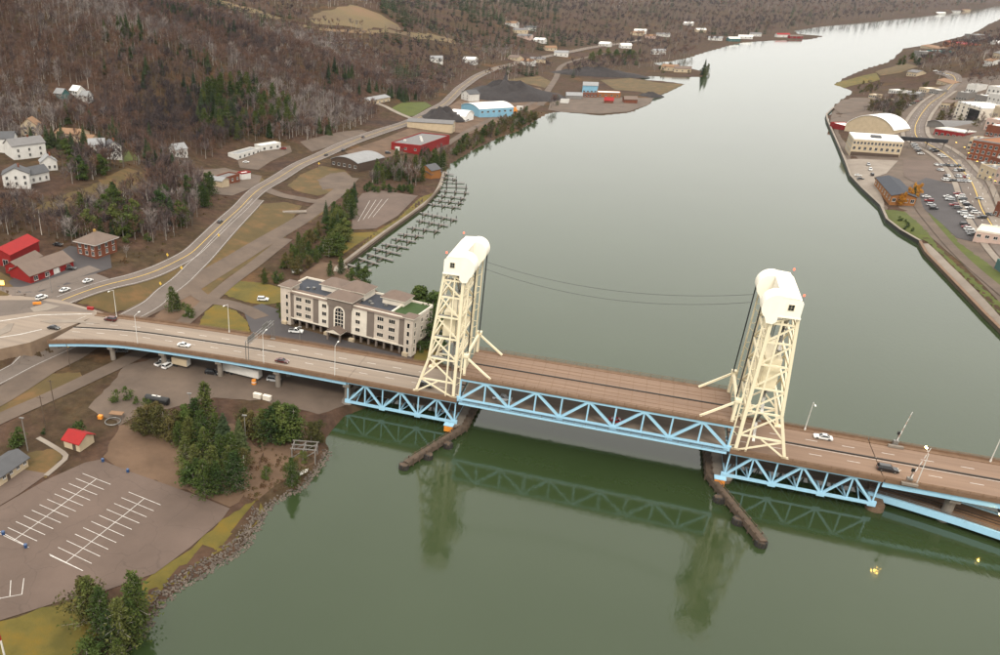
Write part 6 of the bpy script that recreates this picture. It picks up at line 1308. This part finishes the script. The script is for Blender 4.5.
for x in (0,3.4): MB().beam((x,0,.5),(x+3.4,0,3.1),.2).build('brace','w_grey',t); MB().beam((x,4.5,.5),(x+3.4,4.5,3.1),.2).build('brace','w_grey',t)
t=thing('rowing_boat','small white boat pulled up on the rocks','boat',at((303,474)),1.2); MB().add([(-2,0,.5),(-1.6,-.6,.6),(1,-.7,.6),(2.2,0,.8),(1,.7,.6),(-1.6,.6,.6),(-1.4,0,0),(1.4,0,0)],[(0,1,6),(1,2,7,6),(2,3,7),(3,4,7),(4,5,6,7),(5,0,6),(0,5,4,3,2,1)]).build('hull','w_white',t); MB().box(-.3,-.6,.61,.1,.6,.68).build('thwart','timber',t)
t=thing('orange_machine','orange loader parked on the shore yard','machine',at((506,113)),.5); MB().box(0,0,1,12,4,3.4).build('body','orange',t); MB().box(8,.4,3.4,11,3.6,5.4).build('cab','orange',t); [MB().tube((x,y-.3,.9),(x,y+.3,.9),.95,.95,12).build('wheel','tyre',t) for x in (2,10) for y in (.2,3.8)]
t=thing('orange_barrier','orange road work barrier at the roundabout','barrier',(*G(33,305,ZD+.13)[:2],ZD+.13),.6); MB().box(0,0,.1,3.2,.4,1.1).build('board','orange',t); [MB().box(x,-.3,0,x+.3,.7,.12).build('foot','trim',t) for x in (.2,2.7)]
t=thing('red_cabinet','small red box beside the parapet at the roundabout','box',(*G(87,309.5,ZD)[:2],ZD),.1); MB().box(0,0,0,2.6,1,.9).build('case','red',t); MB().box(-.1,-.1,.9,2.7,1.1,1.0).build('lid','red',t)
t=thing('lit_sign','glowing orange sign post at the left frame edge','sign',at((3,292)),.3); MB().tube((0,0,-.3),(0,0,4),.12,.12,8).build('post','metal',t); MB().box(-1.1,-.2,3.2,1.1,.2,5).build('panel','yel_lamp',t)
t=thing('concrete_slab','pale concrete slab on the verge beside the side road','slab',at((283,213)),.5); MB().box(0,0,-.4,14,4,.35).build('slab','pale',t); MB().box(1,.8,.351,12.5,3.2,.5).build('top','conc',t)
t=thing('marker_post','white post with red top at the bottom left corner','post',at((6,662)),0); MB().tube((0,0,-.4),(0,0,6.0),.22,.2,10).build('shaft','w_white',t); MB().tube((0,0,6.0),(0,0,8.2),.2,.18,10).build('red_top','red',t)
# ------------------------------------------------------------------ marina docks
DK=[((100,515),(225,548)),((165,480),(265,512)),((210,455),(345,492)),((245,425),(387,457)),((290,400),(432,423)),((345,370),(470,390)),((380,345),(512,360)),((430,310),(602,332)),((480,270),(645,302)),((500,232),(695,270)),((540,182),(715,203)),((575,160),(730,178)),((595,135),(742,154)),((603,110),(760,122)),((606,86),(752,92)),((608,62),(735,68)),((612,38),(690,48)),((616,16),(675,24))]
for k,(a,c) in enumerate(DK):
    p=G(330+a[0]/5.46,170+a[1]/5.46,.7); q=G(330+c[0]/5.46,170+c[1]/5.46,.7); L=float(np.hypot(*(q-p)[:2])); rz=math.atan2(q[1]-p[1],q[0]-p[0])
    t=thing('finger_dock','grey finger dock of the marina, %s counted from the hotel'%['first','second','third','fourth','fifth','sixth','seventh','eighth','ninth','tenth','eleventh','twelfth','thirteenth','fourteenth','fifteenth','sixteenth','seventeenth','eighteenth'][k],'dock',(p[0],p[1],0),rz,'marina finger docks')
    MB().box(-1,-.75,.45,L,.75,.75).build('deck','w_grey',t)
    for x in np.arange(4,L,6.5):
        MB().box(x-.35,-5.5,.43,x+.35,-.751,.68).build('side_finger','timber',t); MB().tube((x,-5.2,-2),(x,-5.2,2.6),.24,.24,6).build('mooring_post','dark',t); MB().tube((x,1.0,-2),(x,1.0,2.4),.24,.24,6).build('mooring_post','dark',t)
# ------------------------------------------------------------------ the air
hz=MB().box(-7600,-750,-4.2,6600,7900,420).build('haze',mat('haze_surface',(.8,.8,.8))); tag(hz,kind='stuff')
hm=bpy.data.materials.new('haze_air'); hm.use_nodes=True; hn=hm.node_tree; hn.nodes.clear(); ho=hn.nodes.new('ShaderNodeOutputMaterial'); hv=hn.nodes.new('ShaderNodeVolumePrincipled')
hv.inputs['Color'].default_value=(.72,.80,.95,1); hv.inputs['Density'].default_value=.000018; hv.inputs['Anisotropy'].default_value=.2
hn.links.new(hv.outputs[0],ho.inputs['Volume']); hz.data.materials.clear(); hz.data.materials.append(hm)
SC.cycles.volume_bounces=0
